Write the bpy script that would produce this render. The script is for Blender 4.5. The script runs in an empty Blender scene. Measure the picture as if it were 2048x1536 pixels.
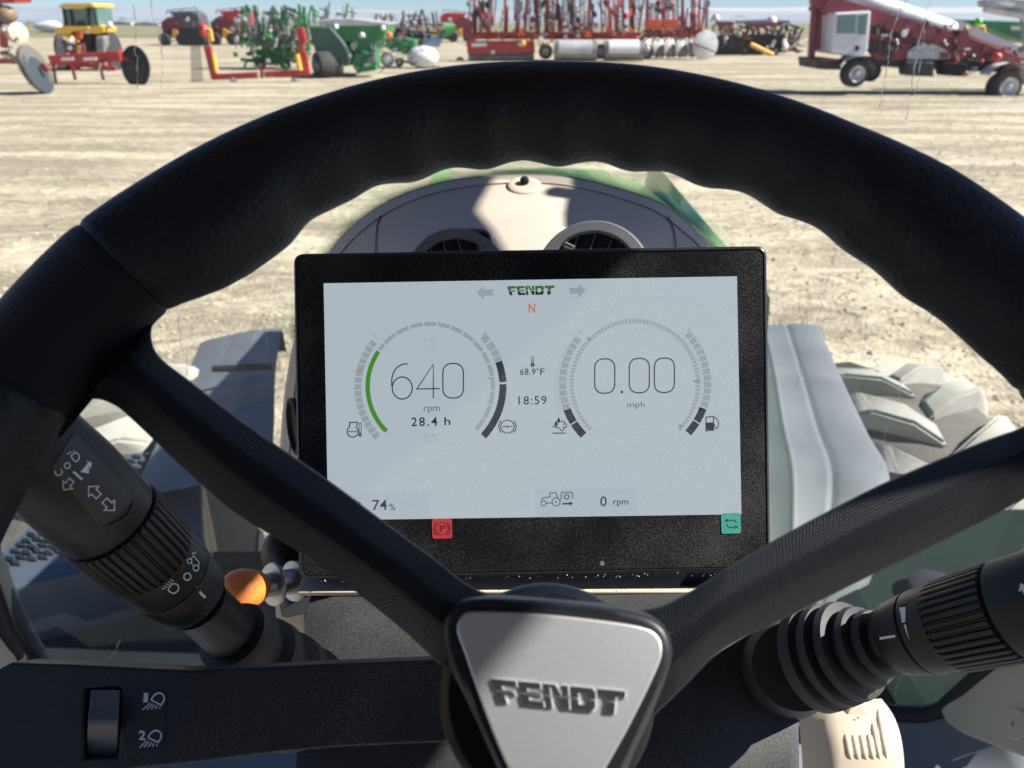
import bpy, bmesh, math, random
from mathutils import Vector, Matrix
from mathutils.bvhtree import BVHTree
random.seed(7)
rad = math.radians
sc = bpy.context.scene
COL = sc.collection

# ------------------------------------------------------------------ camera, sky, sun, exposure
FP = 1538.0                       # focal length in photograph pixels (2048 wide)
TH = rad(25.4)                    # pitch below the horizon
EYE = Vector((0, 0, 2.6))
CT, ST = math.cos(TH), math.sin(TH)
RT, DN, FW = Vector((1, 0, 0)), Vector((0, -ST, -CT)), Vector((0, CT, -ST))
cam_d = bpy.data.cameras.new("camera")
cam = bpy.data.objects.new("camera", cam_d)
COL.objects.link(cam)
cam.location = EYE
cam.rotation_euler = (math.pi / 2 - TH, 0, 0)
cam_d.sensor_width = 36
cam_d.lens = 36 * FP / 2048
cam_d.clip_start = 0.02
cam_d.clip_end = 6000
cam_d.dof.use_dof = True
cam_d.dof.focus_distance = 0.43
cam_d.dof.aperture_fstop = 14
sc.camera = cam
SUN_AZ, SUN_EL = rad(93), rad(42)     # azimuth clockwise from +Y
sd = Vector((math.sin(SUN_AZ) * math.cos(SUN_EL), math.cos(SUN_AZ) * math.cos(SUN_EL), math.sin(SUN_EL)))
world = bpy.data.worlds.new("World")
sc.world = world
world.use_nodes = True
wn = world.node_tree
bg = wn.nodes["Background"]
sky = wn.nodes.new("ShaderNodeTexSky")
sky.sky_type = 'NISHITA'
sky.sun_disc = False
sky.sun_elevation = SUN_EL
sky.sun_rotation = SUN_AZ
sky.altitude = 2500
sky.air_density = 1.0
sky.dust_density = 0.3
sky.ozone_density = 1.0
tint = wn.nodes.new("ShaderNodeVectorMath"); tint.operation = 'MULTIPLY'; tint.inputs[1].default_value = (0.70, 0.86, 1.17)
wn.links.new(sky.outputs[0], tint.inputs[0]); wn.links.new(tint.outputs[0], bg.inputs[0])
bg.inputs[1].default_value = 0.05
sun_d = bpy.data.lights.new("sun", 'SUN')
sun_d.energy = 4.8
sun_d.angle = rad(0.5)
sun_d.color = (1, 0.95, 0.87)
sun = bpy.data.objects.new("sun", sun_d)
COL.objects.link(sun)
sun.rotation_euler = sd.to_track_quat('Z', 'Y').to_euler()
sc.view_settings.view_transform = 'Standard'
sc.view_settings.look = 'None'
sc.view_settings.exposure = 1.2
sc.view_settings.gamma = 1
sc.view_settings.use_curve_mapping = False
sc.render.engine = 'CYCLES'
sc.cycles.use_denoising = True
sc.cycles.max_bounces = 10
sc.cycles.transparent_max_bounces = 16
sc.cycles.sample_clamp_indirect = 6
sc.cycles.caustics_reflective = False
sc.cycles.caustics_refractive = False

# ------------------------------------------------------------------ photograph pixel -> place
def cv(xc, yc, zc):
    return EYE + RT * xc + DN * yc + FW * zc
def dr(px, py):
    return RT * ((px - 1024) / FP) + DN * ((py - 768) / FP) + FW
def pz(px, py, z):                # at a distance z along the view axis
    return EYE + dr(px, py) * z
def vp(px, py, Y):                # on the upright plane y = Y
    d = dr(px, py)
    return EYE + d * (Y / d.y)
def gp(px, py):                   # on the ground
    d = dr(px, py)
    return EYE + d * (-EYE.z / d.z)

# ------------------------------------------------------------------ materials
MATS = {}
def srgb(r, g, b):
    f = lambda c: (c / 255 / 12.92) if c / 255 <= 0.04045 else ((c / 255 + 0.055) / 1.055) ** 2.4
    return (f(r), f(g), f(b))
def mat(name, color, rough=0.5, metal=0.0, bump=0.0, bscale=400.0, vary=0.0, vscale=3.0, coat=0.0, spec=0.5,
        dust=0.0, dcol=(0.46, 0.44, 0.39), dscale=1500.0, dth=0.62, aniso=None, emit=None, estr=1.0, weave=0.0, wscale=900.0):
    if name in MATS:
        return MATS[name]
    m = bpy.data.materials.new(name)
    MATS[name] = m
    m.use_nodes = True
    nt = m.node_tree
    b = nt.nodes["Principled BSDF"]
    b.inputs["Base Color"].default_value = (*color, 1)
    b.inputs["Roughness"].default_value = rough
    b.inputs["Metallic"].default_value = metal
    b.inputs["Coat Weight"].default_value = coat
    b.inputs["Specular IOR Level"].default_value = spec
    tc = nt.nodes.new("ShaderNodeTexCoord")
    N = lambda t: nt.nodes.new(t)
    col_out = None
    if vary:
        nz = N("ShaderNodeTexNoise"); nz.inputs["Scale"].default_value = vscale; nz.inputs["Detail"].default_value = 8
        nt.links.new(tc.outputs["Object"], nz.inputs["Vector"])
        mr = N("ShaderNodeMapRange"); mr.inputs[1].default_value = 0.3; mr.inputs[2].default_value = 0.7
        mr.inputs[3].default_value = 1 - vary; mr.inputs[4].default_value = 1 + vary
        nt.links.new(nz.outputs[0], mr.inputs[0])
        mx = N("ShaderNodeVectorMath"); mx.operation = 'SCALE'; mx.inputs[0].default_value = color
        nt.links.new(mr.outputs[0], mx.inputs["Scale"])
        col_out = mx.outputs[0]
        nt.links.new(col_out, b.inputs["Base Color"])
        mr2 = N("ShaderNodeMapRange"); mr2.inputs[1].default_value = 0.3; mr2.inputs[2].default_value = 0.7
        mr2.inputs[3].default_value = max(0, rough - 0.1); mr2.inputs[4].default_value = min(1, rough + 0.1)
        nt.links.new(nz.outputs[0], mr2.inputs[0]); nt.links.new(mr2.outputs[0], b.inputs["Roughness"])
    if dust:
        nz = N("ShaderNodeTexNoise"); nz.inputs["Scale"].default_value = dscale; nz.inputs["Detail"].default_value = 2
        nt.links.new(tc.outputs["Object"], nz.inputs["Vector"])
        n2 = N("ShaderNodeTexNoise"); n2.inputs["Scale"].default_value = 14; n2.inputs["Detail"].default_value = 4
        nt.links.new(tc.outputs["Object"], n2.inputs["Vector"])
        ad = N("ShaderNodeMath"); ad.operation = 'MULTIPLY_ADD'; ad.inputs[1].default_value = 0.45; 
        nt.links.new(n2.outputs[0], ad.inputs[0]); nt.links.new(nz.outputs[0], ad.inputs[2])
        mr = N("ShaderNodeMapRange"); mr.inputs[1].default_value = dth + 0.225; mr.inputs[2].default_value = dth + 0.36
        mr.inputs[3].default_value = 0; mr.inputs[4].default_value = dust
        nt.links.new(ad.outputs[0], mr.inputs[0])
        mx = N("ShaderNodeMix"); mx.data_type = 'RGBA'
        nt.links.new(mr.outputs[0], mx.inputs[0])
        if col_out: nt.links.new(col_out, mx.inputs[6])
        else: mx.inputs[6].default_value = (*color, 1)
        mx.inputs[7].default_value = (*dcol, 1)
        nt.links.new(mx.outputs[2], b.inputs["Base Color"])
    if emit:
        b.inputs["Emission Color"].default_value = (*emit, 1)
        b.inputs["Emission Strength"].default_value = estr
    h = None
    if bump:
        nz = N("ShaderNodeTexNoise"); nz.inputs["Scale"].default_value = bscale; nz.inputs["Detail"].default_value = 3
        nt.links.new(tc.outputs["Object"], nz.inputs["Vector"])
        if aniso:
            mp = N("ShaderNodeMapping"); mp.inputs["Scale"].default_value = aniso
            nt.links.new(tc.outputs["Object"], mp.inputs[0]); nt.links.new(mp.outputs[0], nz.inputs["Vector"])
        bp = N("ShaderNodeBump"); bp.inputs["Strength"].default_value = bump; bp.inputs["Distance"].default_value = 0.3 / bscale
        nt.links.new(nz.outputs[0], bp.inputs["Height"]); nt.links.new(bp.outputs[0], b.inputs["Normal"])
        h = bp
    if weave:
        acc = []
        for ax in ('X', 'Y'):
            w = N("ShaderNodeTexWave"); w.bands_direction = ax; w.inputs["Scale"].default_value = wscale / 20 * 3
            w.inputs["Distortion"].default_value = 0
            nt.links.new(tc.outputs["UV"], w.inputs["Vector"]); acc.append(w)
        mm = N("ShaderNodeMath"); mm.operation = 'MULTIPLY'
        nt.links.new(acc[0].outputs["Fac"], mm.inputs[0]); nt.links.new(acc[1].outputs["Fac"], mm.inputs[1])
        bp = N("ShaderNodeBump"); bp.inputs["Strength"].default_value = weave; bp.inputs["Distance"].default_value = 0.0006
        nt.links.new(mm.outputs[0], bp.inputs["Height"])
        if h: nt.links.new(h.outputs[0], bp.inputs["Normal"])
        nt.links.new(bp.outputs[0], b.inputs["Normal"])
    return m
def flat(name, color, strength=1.0):      # backlit print of the display: gives off light
    if name in MATS: return MATS[name]
    m = bpy.data.materials.new(name); MATS[name] = m; m.use_nodes = True
    nt = m.node_tree; b = nt.nodes["Principled BSDF"]
    b.inputs["Base Color"].default_value = (0.01, 0.01, 0.012, 1); b.inputs["Roughness"].default_value = 0.35
    b.inputs["Specular IOR Level"].default_value = 0.2
    b.inputs["Emission Color"].default_value = (*color, 1); b.inputs["Emission Strength"].default_value = strength
    tc = nt.nodes.new("ShaderNodeTexCoord"); nz = nt.nodes.new("ShaderNodeTexNoise")
    nz.inputs["Scale"].default_value = 1500; nz.inputs["Detail"].default_value = 2
    nt.links.new(tc.outputs["Object"], nz.inputs["Vector"])
    mr = nt.nodes.new("ShaderNodeMapRange"); mr.inputs[1].default_value = 0.6; mr.inputs[2].default_value = 0.75; mr.inputs[4].default_value = 0.32
    nt.links.new(nz.outputs[0], mr.inputs[0])
    mx = nt.nodes.new("ShaderNodeMix"); mx.data_type = 'RGBA'
    nt.links.new(mr.outputs[0], mx.inputs[0]); mx.inputs[6].default_value = (0.02, 0.02, 0.022, 1); mx.inputs[7].default_value = (0.5, 0.47, 0.4, 1)
    nt.links.new(mx.outputs[2], b.inputs["Base Color"])
    return m

# ------------------------------------------------------------------ mesh building
class MB:
    def __init__(s): s.v = []; s.f = []
    def add(s, vs, fs):
        o = len(s.v); s.v += [Vector(a) for a in vs]; s.f += [tuple(i + o for i in f) for f in fs]; return s
    def box(s, c, d, rot=None):
        c = Vector(c); M = rot or Matrix.Identity(3)
        vs = [c + M @ Vector((x * d[0] / 2, y * d[1] / 2, z * d[2] / 2)) for x in (-1, 1) for y in (-1, 1) for z in (-1, 1)]
        return s.add(vs, [(0, 1, 3, 2), (4, 6, 7, 5), (0, 4, 5, 1), (2, 3, 7, 6), (0, 2, 6, 4), (1, 5, 7, 3)])
    def bar(s, a, b, w, h=None, up=(0, 0, 1)):
        a, b = Vector(a), Vector(b); h = h or w
        t = (b - a).normalized(); u = Vector(up)
        if abs(t.dot(u)) > 0.95: u = Vector((0, 1, 0))
        x = t.cross(u).normalized(); y = x.cross(t)
        vs = [p + x * sx * w / 2 + y * sy * h / 2 for p in (a, b) for sx, sy in ((-1, -1), (1, -1), (1, 1), (-1, 1))]
        return s.add(vs, [(3, 2, 1, 0), (4, 5, 6, 7), (0, 1, 5, 4), (1, 2, 6, 5), (2, 3, 7, 6), (3, 0, 4, 7)])
    def tube(s, pts, r, n=8, cap=True):
        pts = [Vector(p) for p in pts]
        rs = r if isinstance(r, (list, tuple)) else [r] * len(pts)
        t0 = (pts[1] - pts[0]).normalized(); u = t0.orthogonal().normalized(); vs = []
        for i, p in enumerate(pts):
            t = (pts[min(i + 1, len(pts) - 1)] - pts[max(i - 1, 0)]).normalized()
            u = (u - t * u.dot(t)).normalized(); w = t.cross(u)
            vs += [p + (u * math.cos(2 * math.pi * k / n) + w * math.sin(2 * math.pi * k / n)) * rs[i] for k in range(n)]
        fs = [(i * n + k, i * n + (k + 1) % n, (i + 1) * n + (k + 1) % n, (i + 1) * n + k) for i in range(len(pts) - 1) for k in range(n)]
        if cap: fs += [tuple(range(n - 1, -1, -1)), tuple((len(pts) - 1) * n + k for k in range(n))]
        return s.add(vs, fs)
    def lathe(s, a, ax, prof, n=24, rib=None, sq=1.0):
        a = Vector(a); ax = Vector(ax).normalized(); u = Vector((1, 0, 0)) if abs(ax.x) < 0.8 else Vector((0, 0, 1))
        u = (u - ax * u.dot(ax)).normalized(); w = ax.cross(u); vs = []
        for d, r in prof:
            for k in range(n):
                rr = r * (rib[k % len(rib)] if rib else 1); th = 2 * math.pi * k / n
                vs.append(a + ax * d + u * rr * math.cos(th) + w * rr * math.sin(th) * sq)
        m = len(prof)
        fs = [(i * n + k, i * n + (k + 1) % n, (i + 1) * n + (k + 1) % n, (i + 1) * n + k) for i in range(m - 1) for k in range(n)]
        if prof[0][1] > 1e-6: fs.append(tuple(range(n - 1, -1, -1)))
        if prof[-1][1] > 1e-6: fs.append(tuple((m - 1) * n + k for k in range(n)))
        return s.add(vs, fs)
    def prism(s, poly, vec):
        poly = [Vector(p) for p in poly]; vec = Vector(vec); n = len(poly)
        return s.add(poly + [p + vec for p in poly], [tuple(range(n)), tuple(range(2 * n - 1, n - 1, -1))] + [(i, i + n, (i + 1) % n + n, (i + 1) % n) for i in range(n)])
    def grid(s, rows, closed=False):
        n = len(rows[0]); vs = [p for r in rows for p in r]; fs = []
        for i in range(len(rows) - 1):
            for k in range(n if closed else n - 1):
                fs.append((i * n + k, i * n + (k + 1) % n, (i + 1) * n + (k + 1) % n, (i + 1) * n + k))
        return s.add(vs, fs)
    def ball(s, c, r, n=12, scale=(1, 1, 1), rot=None):
        c = Vector(c); M = rot or Matrix.Identity(3); rows = []
        for i in range(n // 2 + 1):
            a = math.pi * i / (n // 2)
            rows.append([c + M @ Vector((math.sin(a) * math.cos(2 * math.pi * k / n) * r * scale[0], math.sin(a) * math.sin(2 * math.pi * k / n) * r * scale[1], math.cos(a) * r * scale[2])) for k in range(n)])
        return s.grid(rows, True)
    def build(s, name, m, parent=None, smooth=None, bevel=0.0, recalc=True, **props):
        me = bpy.data.meshes.new(name)
        org = parent.matrix_world.translation if parent else None
        vs = s.v
        if parent is None and vs:
            org = sum(vs, Vector()) / len(vs)
            org = Vector((org.x, org.y, min(v.z for v in vs)))
        pw = ROOTS.get(parent.name, Vector()) if parent else None
        o0 = pw if parent else org
        me.from_pydata([v - o0 for v in vs], [], s.f)
        if recalc:
            bm = bmesh.new(); bm.from_mesh(me); bmesh.ops.recalc_face_normals(bm, faces=bm.faces); bm.to_mesh(me); bm.free()
        me.materials.append(m)
        if smooth is not None:
            me.polygons.foreach_set("use_smooth", [True] * len(me.polygons))
            me.set_sharp_from_angle(angle=rad(smooth))
        me.update()
        o = bpy.data.objects.new(name, me); COL.objects.link(o)
        if parent: o.parent = parent; ROOTS[o.name] = pw
        else: o.location = o0; ROOTS[o.name] = o0.copy()
        if bevel:
            bv = o.modifiers.new("bevel", 'BEVEL'); bv.width = bevel; bv.segments = 3; bv.limit_method = 'ANGLE'; bv.angle_limit = rad(35)
        for k, v in props.items(): o[k] = v
        return o
ROOTS = {}
def thing(name, label, cat, loc, group=None):
    o = bpy.data.objects.new(name, None); COL.objects.link(o)
    o.empty_display_size = 0.05
    o.location = loc; ROOTS[o.name] = Vector(loc)
    o["label"] = label; o["category"] = cat
    if group: o["group"] = group
    return o
def tag(o, label, cat, group=None):
    o["label"] = label; o["category"] = cat
    if group: o["group"] = group
    return o
def dup(o, delta, label):
    c = o.copy(); COL.objects.link(c); c.location = o.location + Vector(delta); ROOTS[c.name] = ROOTS[o.name] + Vector(delta)
    c["label"] = label
    for ch in o.children:
        d = ch.copy(); COL.objects.link(d); d.parent = c
        for g in ch.children:
            e = g.copy(); COL.objects.link(e); e.parent = d
    return c

# flat print: ribbons and polygons in photograph pixels put on a surface by P(px, py, lift)
class Ink:
    def __init__(s, P): s.P = P; s.mb = MB(); s.h = 0.0
    def poly(s, pts):
        s.h += 1.2e-5
        n = len(pts); s.mb.add([s.P(x, y, s.h) for x, y in pts], [tuple(range(n))])
    def stroke(s, pts, w, closed=False):
        s.h += 1.2e-5
        n = len(pts); L = []; Rr = []
        for i, (x, y) in enumerate(pts):
            a = pts[i - 1] if (i or closed) else pts[i]; b = pts[(i + 1) % n] if (i < n - 1 or closed) else pts[i]
            dx, dy = b[0] - a[0], b[1] - a[1]
            if (i or closed) and (i < n - 1 or closed):
                d1 = (x - a[0], y - a[1]); d2 = (b[0] - x, b[1] - y)
                l1 = math.hypot(*d1) or 1; l2 = math.hypot(*d2) or 1
                dx, dy = d1[0] / l1 + d2[0] / l2, d1[1] / l1 + d2[1] / l2
                l = math.hypot(dx, dy) or 1; k = 1 / max(0.5, l / 2)
            else: k = 1
            l = math.hypot(dx, dy) or 1; nx, ny = -dy / l * w / 2 * k, dx / l * w / 2 * k
            L.append(s.P(x + nx, y + ny, s.h)); Rr.append(s.P(x - nx, y - ny, s.h))
        m = n if closed else n - 1
        s.mb.add(L + Rr, [(i, (i + 1) % n, n + (i + 1) % n, n + i) for i in range(m)])
    def arc(s, cx, cy, r, a0, a1, w, n=None, ry=None, rot=0):
        n = n or max(4, int(abs(a1 - a0) / 6)); ry = ry or r; pts = []
        for i in range(n + 1):
            a = rad(a0 + (a1 - a0) * i / n); x, y = r * math.cos(a), -ry * math.sin(a)
            c, q = math.cos(rad(rot)), math.sin(rad(rot)); pts.append((cx + x * c - y * q, cy + x * q + y * c))
        if abs(abs(a1 - a0) - 360) < 1e-3: s.stroke(pts[:-1], w, True)
        else: s.stroke(pts, w)
    def text(s, t, x0, y0, x1, y1, rot=0.0, bold=0.0, space=1.0):
        cu = bpy.data.curves.new("t", 'FONT'); cu.body = t; cu.offset = bold; cu.resolution_u = 3; cu.space_character = space
        ob = bpy.data.objects.new("t", cu); COL.objects.link(ob)
        bpy.context.view_layer.update()
        me = bpy.data.meshes.new_from_object(ob.evaluated_get(bpy.context.evaluated_depsgraph_get()))
        bpy.data.objects.remove(ob); bpy.data.curves.remove(cu)
        xs = [v.co.x for v in me.vertices]; ys = [v.co.y for v in me.vertices]
        ax, bx, ay, by = min(xs), max(xs), min(ys), max(ys); s.h += 1.2e-5
        cx, cy = (x0 + x1) / 2, (y0 + y1) / 2; c, q = math.cos(rad(rot)), math.sin(rad(rot)); vs = []
        for v in me.vertices:
            X = x0 + (v.co.x - ax) / (bx - ax) * (x1 - x0) - cx; Y = y1 - (v.co.y - ay) / (by - ay) * (y1 - y0) - cy
            vs.append(s.P(cx + X * c - Y * q, cy + X * q + Y * c, s.h))
        s.mb.add(vs, [tuple(p.vertices) for p in me.polygons]); bpy.data.meshes.remove(me)
    def build(s, name, m, parent): return s.mb.build(name, m, parent, recalc=False)

# the maker's five letters, cut by a thin horizontal line, as drawn on the hub and on the display
def logo_quads():
    F = [[(0, 0), (.33, 0), (.33, 1), (0, 1)], [(.33, .74), (.95, .74), (.95, 1), (.33, 1)], [(.33, .36), (.78, .36), (.78, .58), (.33, .58)]]
    E = [[(0, 0), (.33, 0), (.33, 1), (0, 1)], [(.33, .74), (.9, .74), (.9, 1), (.33, 1)], [(.33, .38), (.85, .38), (.85, .6), (.33, .6)], [(.33, 0), (.9, 0), (.9, .24), (.33, .24)]]
    Nn = [[(0, 0), (.26, 0), (.26, 1), (0, 1)], [(.26, .95), (.74, 0), (.74, .5), (.50, 1), (.26, 1)], [(.74, 0), (1.0, 0), (1.0, 1), (.74, 1)]]
    D = [[(0, 0), (.3, 0), (.3, 1), (0, 1)], [(.3, .74), (.62, .74), (.66, .66), (1.0, .8), (.86, 1), (.3, 1)], [(.66, .34), (1.0, .2), (1.0, .8), (.66, .66)], [(.3, 0), (.86, 0), (1.0, .2), (.66, .34), (.62, .26), (.3, .26)]]
    T = [[(0, .72), (1.1, .72), (1.1, 1), (0, 1)], [(.36, 0), (.74, 0), (.74, .72), (.36, .72)]]
    out = []; x = 0.0
    for L, w in ((F, 1.02), (E, 1.0), (Nn, 1.1), (D, 1.08), (T, 1.1)):
        for q in L: out.append([((x + a) / 5.3, b) for a, b in q])
        x += w
    return out
def clip_y(poly, lo, hi):
    for sgn, lim in ((1, lo), (-1, -hi)):
        r = []
        for i in range(len(poly)):
            a, b = poly[i - 1], poly[i]; fa, fb = sgn * a[1] - lim, sgn * b[1] - lim
            if (fa >= 0) != (fb >= 0): t = fa / (fa - fb); r.append((a[0] + (b[0] - a[0]) * t, a[1] + (b[1] - a[1]) * t))
            if fb >= 0: r.append(b)
        poly = r
        if len(poly) < 3: return []
    return poly
def logo_bands(bands):
    res = []
    for lo, hi in bands:
        ps = []
        for q in logo_quads():
            c = clip_y(q, lo, hi)
            if c: ps.append([(.5 + (x - .5) * (1 - .085 * (1 - y)), y) for x, y in c])
        res.append(ps)
    return res

M = dict(
    leather=mat("leather_black", (0.006, 0.008, 0.012), 0.48, bump=1.0, bscale=480, vary=0.3, vscale=25, spec=0.3),
    softp=mat("soft_plastic_black", (0.005, 0.007, 0.011), 0.45, bump=0.15, bscale=1500, weave=1.0, wscale=66, spec=0.22),
    capp=mat("satin_plastic_black", (0.010, 0.012, 0.015), 0.42, bump=0.25, bscale=2200, spec=0.4),
    stalkp=mat("stalk_plastic", (0.010, 0.012, 0.016), 0.42, bump=0.35, bscale=2600, spec=0.35, dust=0.12, dth=0.63, dscale=2300),
    rubber=mat("boot_rubber", (0.020, 0.021, 0.024), 0.6, bump=0.3, bscale=2500, dust=0.12, dth=0.6, dscale=2000),
    darkp=mat("charcoal_grained_plastic", (0.014, 0.017, 0.021), 0.65, bump=0.7, bscale=1800, spec=0.3, dust=0.15, dth=0.47, dscale=2300),
    panel=mat("switch_panel_plastic", (0.014, 0.017, 0.022), 0.6, bump=0.6, bscale=1500, vary=0.25, vscale=30, dust=0.2, dth=0.60, dscale=1700),
    greyp=mat("grey_rocker_plastic", (0.13, 0.145, 0.155), 0.5, bump=0.3, bscale=2500, vary=0.15, vscale=60),
    frame=mat("display_frame_black", (0.010, 0.011, 0.014), 0.3, bump=0.1, bscale=2000, spec=0.5),
    glassb=mat("dusty_black_glass", (0.006, 0.007, 0.009), 0.22, dust=0.20, dth=0.53, dscale=2300, dcol=(0.36, 0.35, 0.32), spec=0.35),
    beige=mat("beige_dash_plastic", (0.50, 0.425, 0.35), 0.62, bump=0.35, bscale=1500, vary=0.04, vscale=8),
    beige2=mat("cream_trim_plastic", (0.56, 0.48, 0.37), 0.55, bump=0.2, bscale=1200, vary=0.04, vscale=10),
    ventg=mat("grey_vent_plastic", (0.12, 0.13, 0.14), 0.5, bump=0.3, bscale=2000, dust=0.4, dth=0.55),
    dark=mat("vent_black", (0.006, 0.006, 0.007), 0.7),
    white=mat("printed_white", (0.72, 0.80, 0.86), 0.6),
    orange=mat("orange_knob_plastic", (0.88, 0.27, 0.05), 0.5, vary=0.08, vscale=40),
    steel=mat("brushed_steel", (0.42, 0.43, 0.44), 0.32, metal=1.0, bump=0.2, bscale=400, aniso=(4, 60, 60)),
    alu=mat("brushed_aluminium", (0.60, 0.62, 0.64), 0.42, metal=0.85, bump=0.12, bscale=120, aniso=(3, 60, 60), dust=0.15, dth=0.6),
    gloss=mat("gloss_black_bezel", (0.010, 0.012, 0.015), 0.28, spec=0.5),
    floorm=mat("blue_grey_floor_mat", (0.17, 0.19, 0.21), 0.7, bump=0.4, bscale=700, vary=0.08, vscale=6),
    fender=mat("fender_grey_plastic", (0.12, 0.138, 0.15), 0.6, vary=0.10, vscale=4, bump=0.2, bscale=300),
    tyre=mat("dusty_tyre_rubber", (0.34, 0.335, 0.30), 0.9, vary=0.15, vscale=9, bump=0.6, bscale=120),
    tyreb=mat("dusty_tyre_carcass", (0.12, 0.113, 0.10), 0.9, vary=0.3, vscale=12, bump=0.5, bscale=90),
    tyred=mat("dark_tyre_rubber", (0.04, 0.04, 0.042), 0.85, vary=0.25, vscale=3),
    green=mat("hood_green_paint", (0.13, 0.29, 0.07), 0.35, coat=0.5, vary=0.03, vscale=2),
    dgreen=mat("dark_green_paint", (0.010, 0.020, 0.017), 0.85, spec=0.15, vary=0.2, vscale=4),
    chassis=mat("chassis_dark", (0.014, 0.018, 0.021), 0.85, spec=0.15, vary=0.3, vscale=4),
    stepm=mat("tread_plate_grey", (0.075, 0.095, 0.13), 0.5, metal=0.2, bump=0.3, bscale=200, vary=0.1, vscale=10),
    seal=mat("window_seal_black", (0.008, 0.008, 0.009), 0.6),
    roofm=mat("headliner_grey", (0.22, 0.20, 0.175), 0.9),
    red=mat("implement_red", (0.44, 0.04, 0.035), 0.45, vary=0.15, vscale=1.2),
    redm=mat("faded_maroon", (0.22, 0.04, 0.055), 0.5, vary=0.2, vscale=0.8),
    redo=mat("orange_red_paint", (0.72, 0.11, 0.055), 0.5, vary=0.1, vscale=1),
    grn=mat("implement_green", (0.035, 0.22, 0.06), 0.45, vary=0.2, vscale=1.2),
    grnd=mat("deep_green_paint", (0.02, 0.17, 0.07), 0.5, vary=0.15, vscale=0.7),
    yel=mat("yellow_paint", (0.78, 0.46, 0.06), 0.45, vary=0.1, vscale=1.5),
    wht=mat("white_paint", (0.72, 0.73, 0.74), 0.5, vary=0.06, vscale=1),
    gry=mat("worn_grey_steel", (0.24, 0.24, 0.24), 0.55, metal=0.3, vary=0.25, vscale=2),
    gryl=mat("pale_steel", (0.52, 0.53, 0.54), 0.45, metal=0.2, vary=0.15, vscale=2),
    blk=mat("matt_black_paint", (0.02, 0.02, 0.022), 0.6, vary=0.2, vscale=2),
    tealg=mat("tinted_cab_glass", (0.10, 0.20, 0.20), 0.12, spec=0.8),
    bluep=mat("pale_blue_tray", (0.20, 0.28, 0.42), 0.5),
    org=mat("reflector_orange", (0.9, 0.16, 0.03), 0.4),
)

def glass_mat(name, tint=(0.955, 0.97, 0.965), rough=0.0, film=0.0, filmcol=(0.8, 0.8, 0.75), refl=1.0):
    m = bpy.data.materials.new(name); m.use_nodes = True; nt = m.node_tree
    for n in list(nt.nodes):
        if n.type != 'OUTPUT_MATERIAL': nt.nodes.remove(n)
    out = nt.nodes[0]; N = nt.nodes.new
    tr = N("ShaderNodeBsdfTransparent"); tr.inputs[0].default_value = (*tint, 1)
    gl = N("ShaderNodeBsdfGlossy"); gl.inputs[0].default_value = (refl, refl, refl, 1); gl.inputs[1].default_value = rough
    fr = N("ShaderNodeFresnel"); ge = N("ShaderNodeNewGeometry"); mi = N("ShaderNodeMapRange"); mi.inputs[3].default_value = 1.55; mi.inputs[4].default_value = 1 / 1.55
    nt.links.new(ge.outputs["Backfacing"], mi.inputs[0]); nt.links.new(mi.outputs[0], fr.inputs[0])
    m1 = N("ShaderNodeMixShader"); nt.links.new(fr.outputs[0], m1.inputs[0]); nt.links.new(tr.outputs[0], m1.inputs[1]); nt.links.new(gl.outputs[0], m1.inputs[2])
    last = m1
    if film:
        df = N("ShaderNodeBsdfDiffuse"); df.inputs[0].default_value = (*filmcol, 1)
        tl = N("ShaderNodeBsdfTranslucent"); tl.inputs[0].default_value = (*filmcol, 1)
        ad = N("ShaderNodeMixShader"); ad.inputs[0].default_value = 0.6; nt.links.new(df.outputs[0], ad.inputs[1]); nt.links.new(tl.outputs[0], ad.inputs[2])
        tc = N("ShaderNodeTexCoord"); nz = N("ShaderNodeTexNoise"); nz.inputs["Scale"].default_value = 5; nz.inputs["Detail"].default_value = 6
        nt.links.new(tc.outputs["Object"], nz.inputs["Vector"])
        mr = N("ShaderNodeMapRange"); mr.inputs[1].default_value = 0.3; mr.inputs[2].default_value = 0.7; mr.inputs[3].default_value = film * 0.5; mr.inputs[4].default_value = film * 1.5
        nt.links.new(nz.outputs[0], mr.inputs[0])
        m2 = N("ShaderNodeMixShader"); nt.links.new(mr.outputs[0], m2.inputs[0]); nt.links.new(m1.outputs[0], m2.inputs[1]); nt.links.new(ad.outputs[0], m2.inputs[2]); last = m2
    nt.links.new(last.outputs[0], out.inputs[0])
    return m
M['pane'] = glass_mat("windscreen_glass", film=0.035, refl=0.5)
M['streak'] = glass_mat("dried_water_streak", tint=(1, 1, 1), rough=0.3, film=0.35, filmcol=(0.95, 0.95, 0.92))

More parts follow.
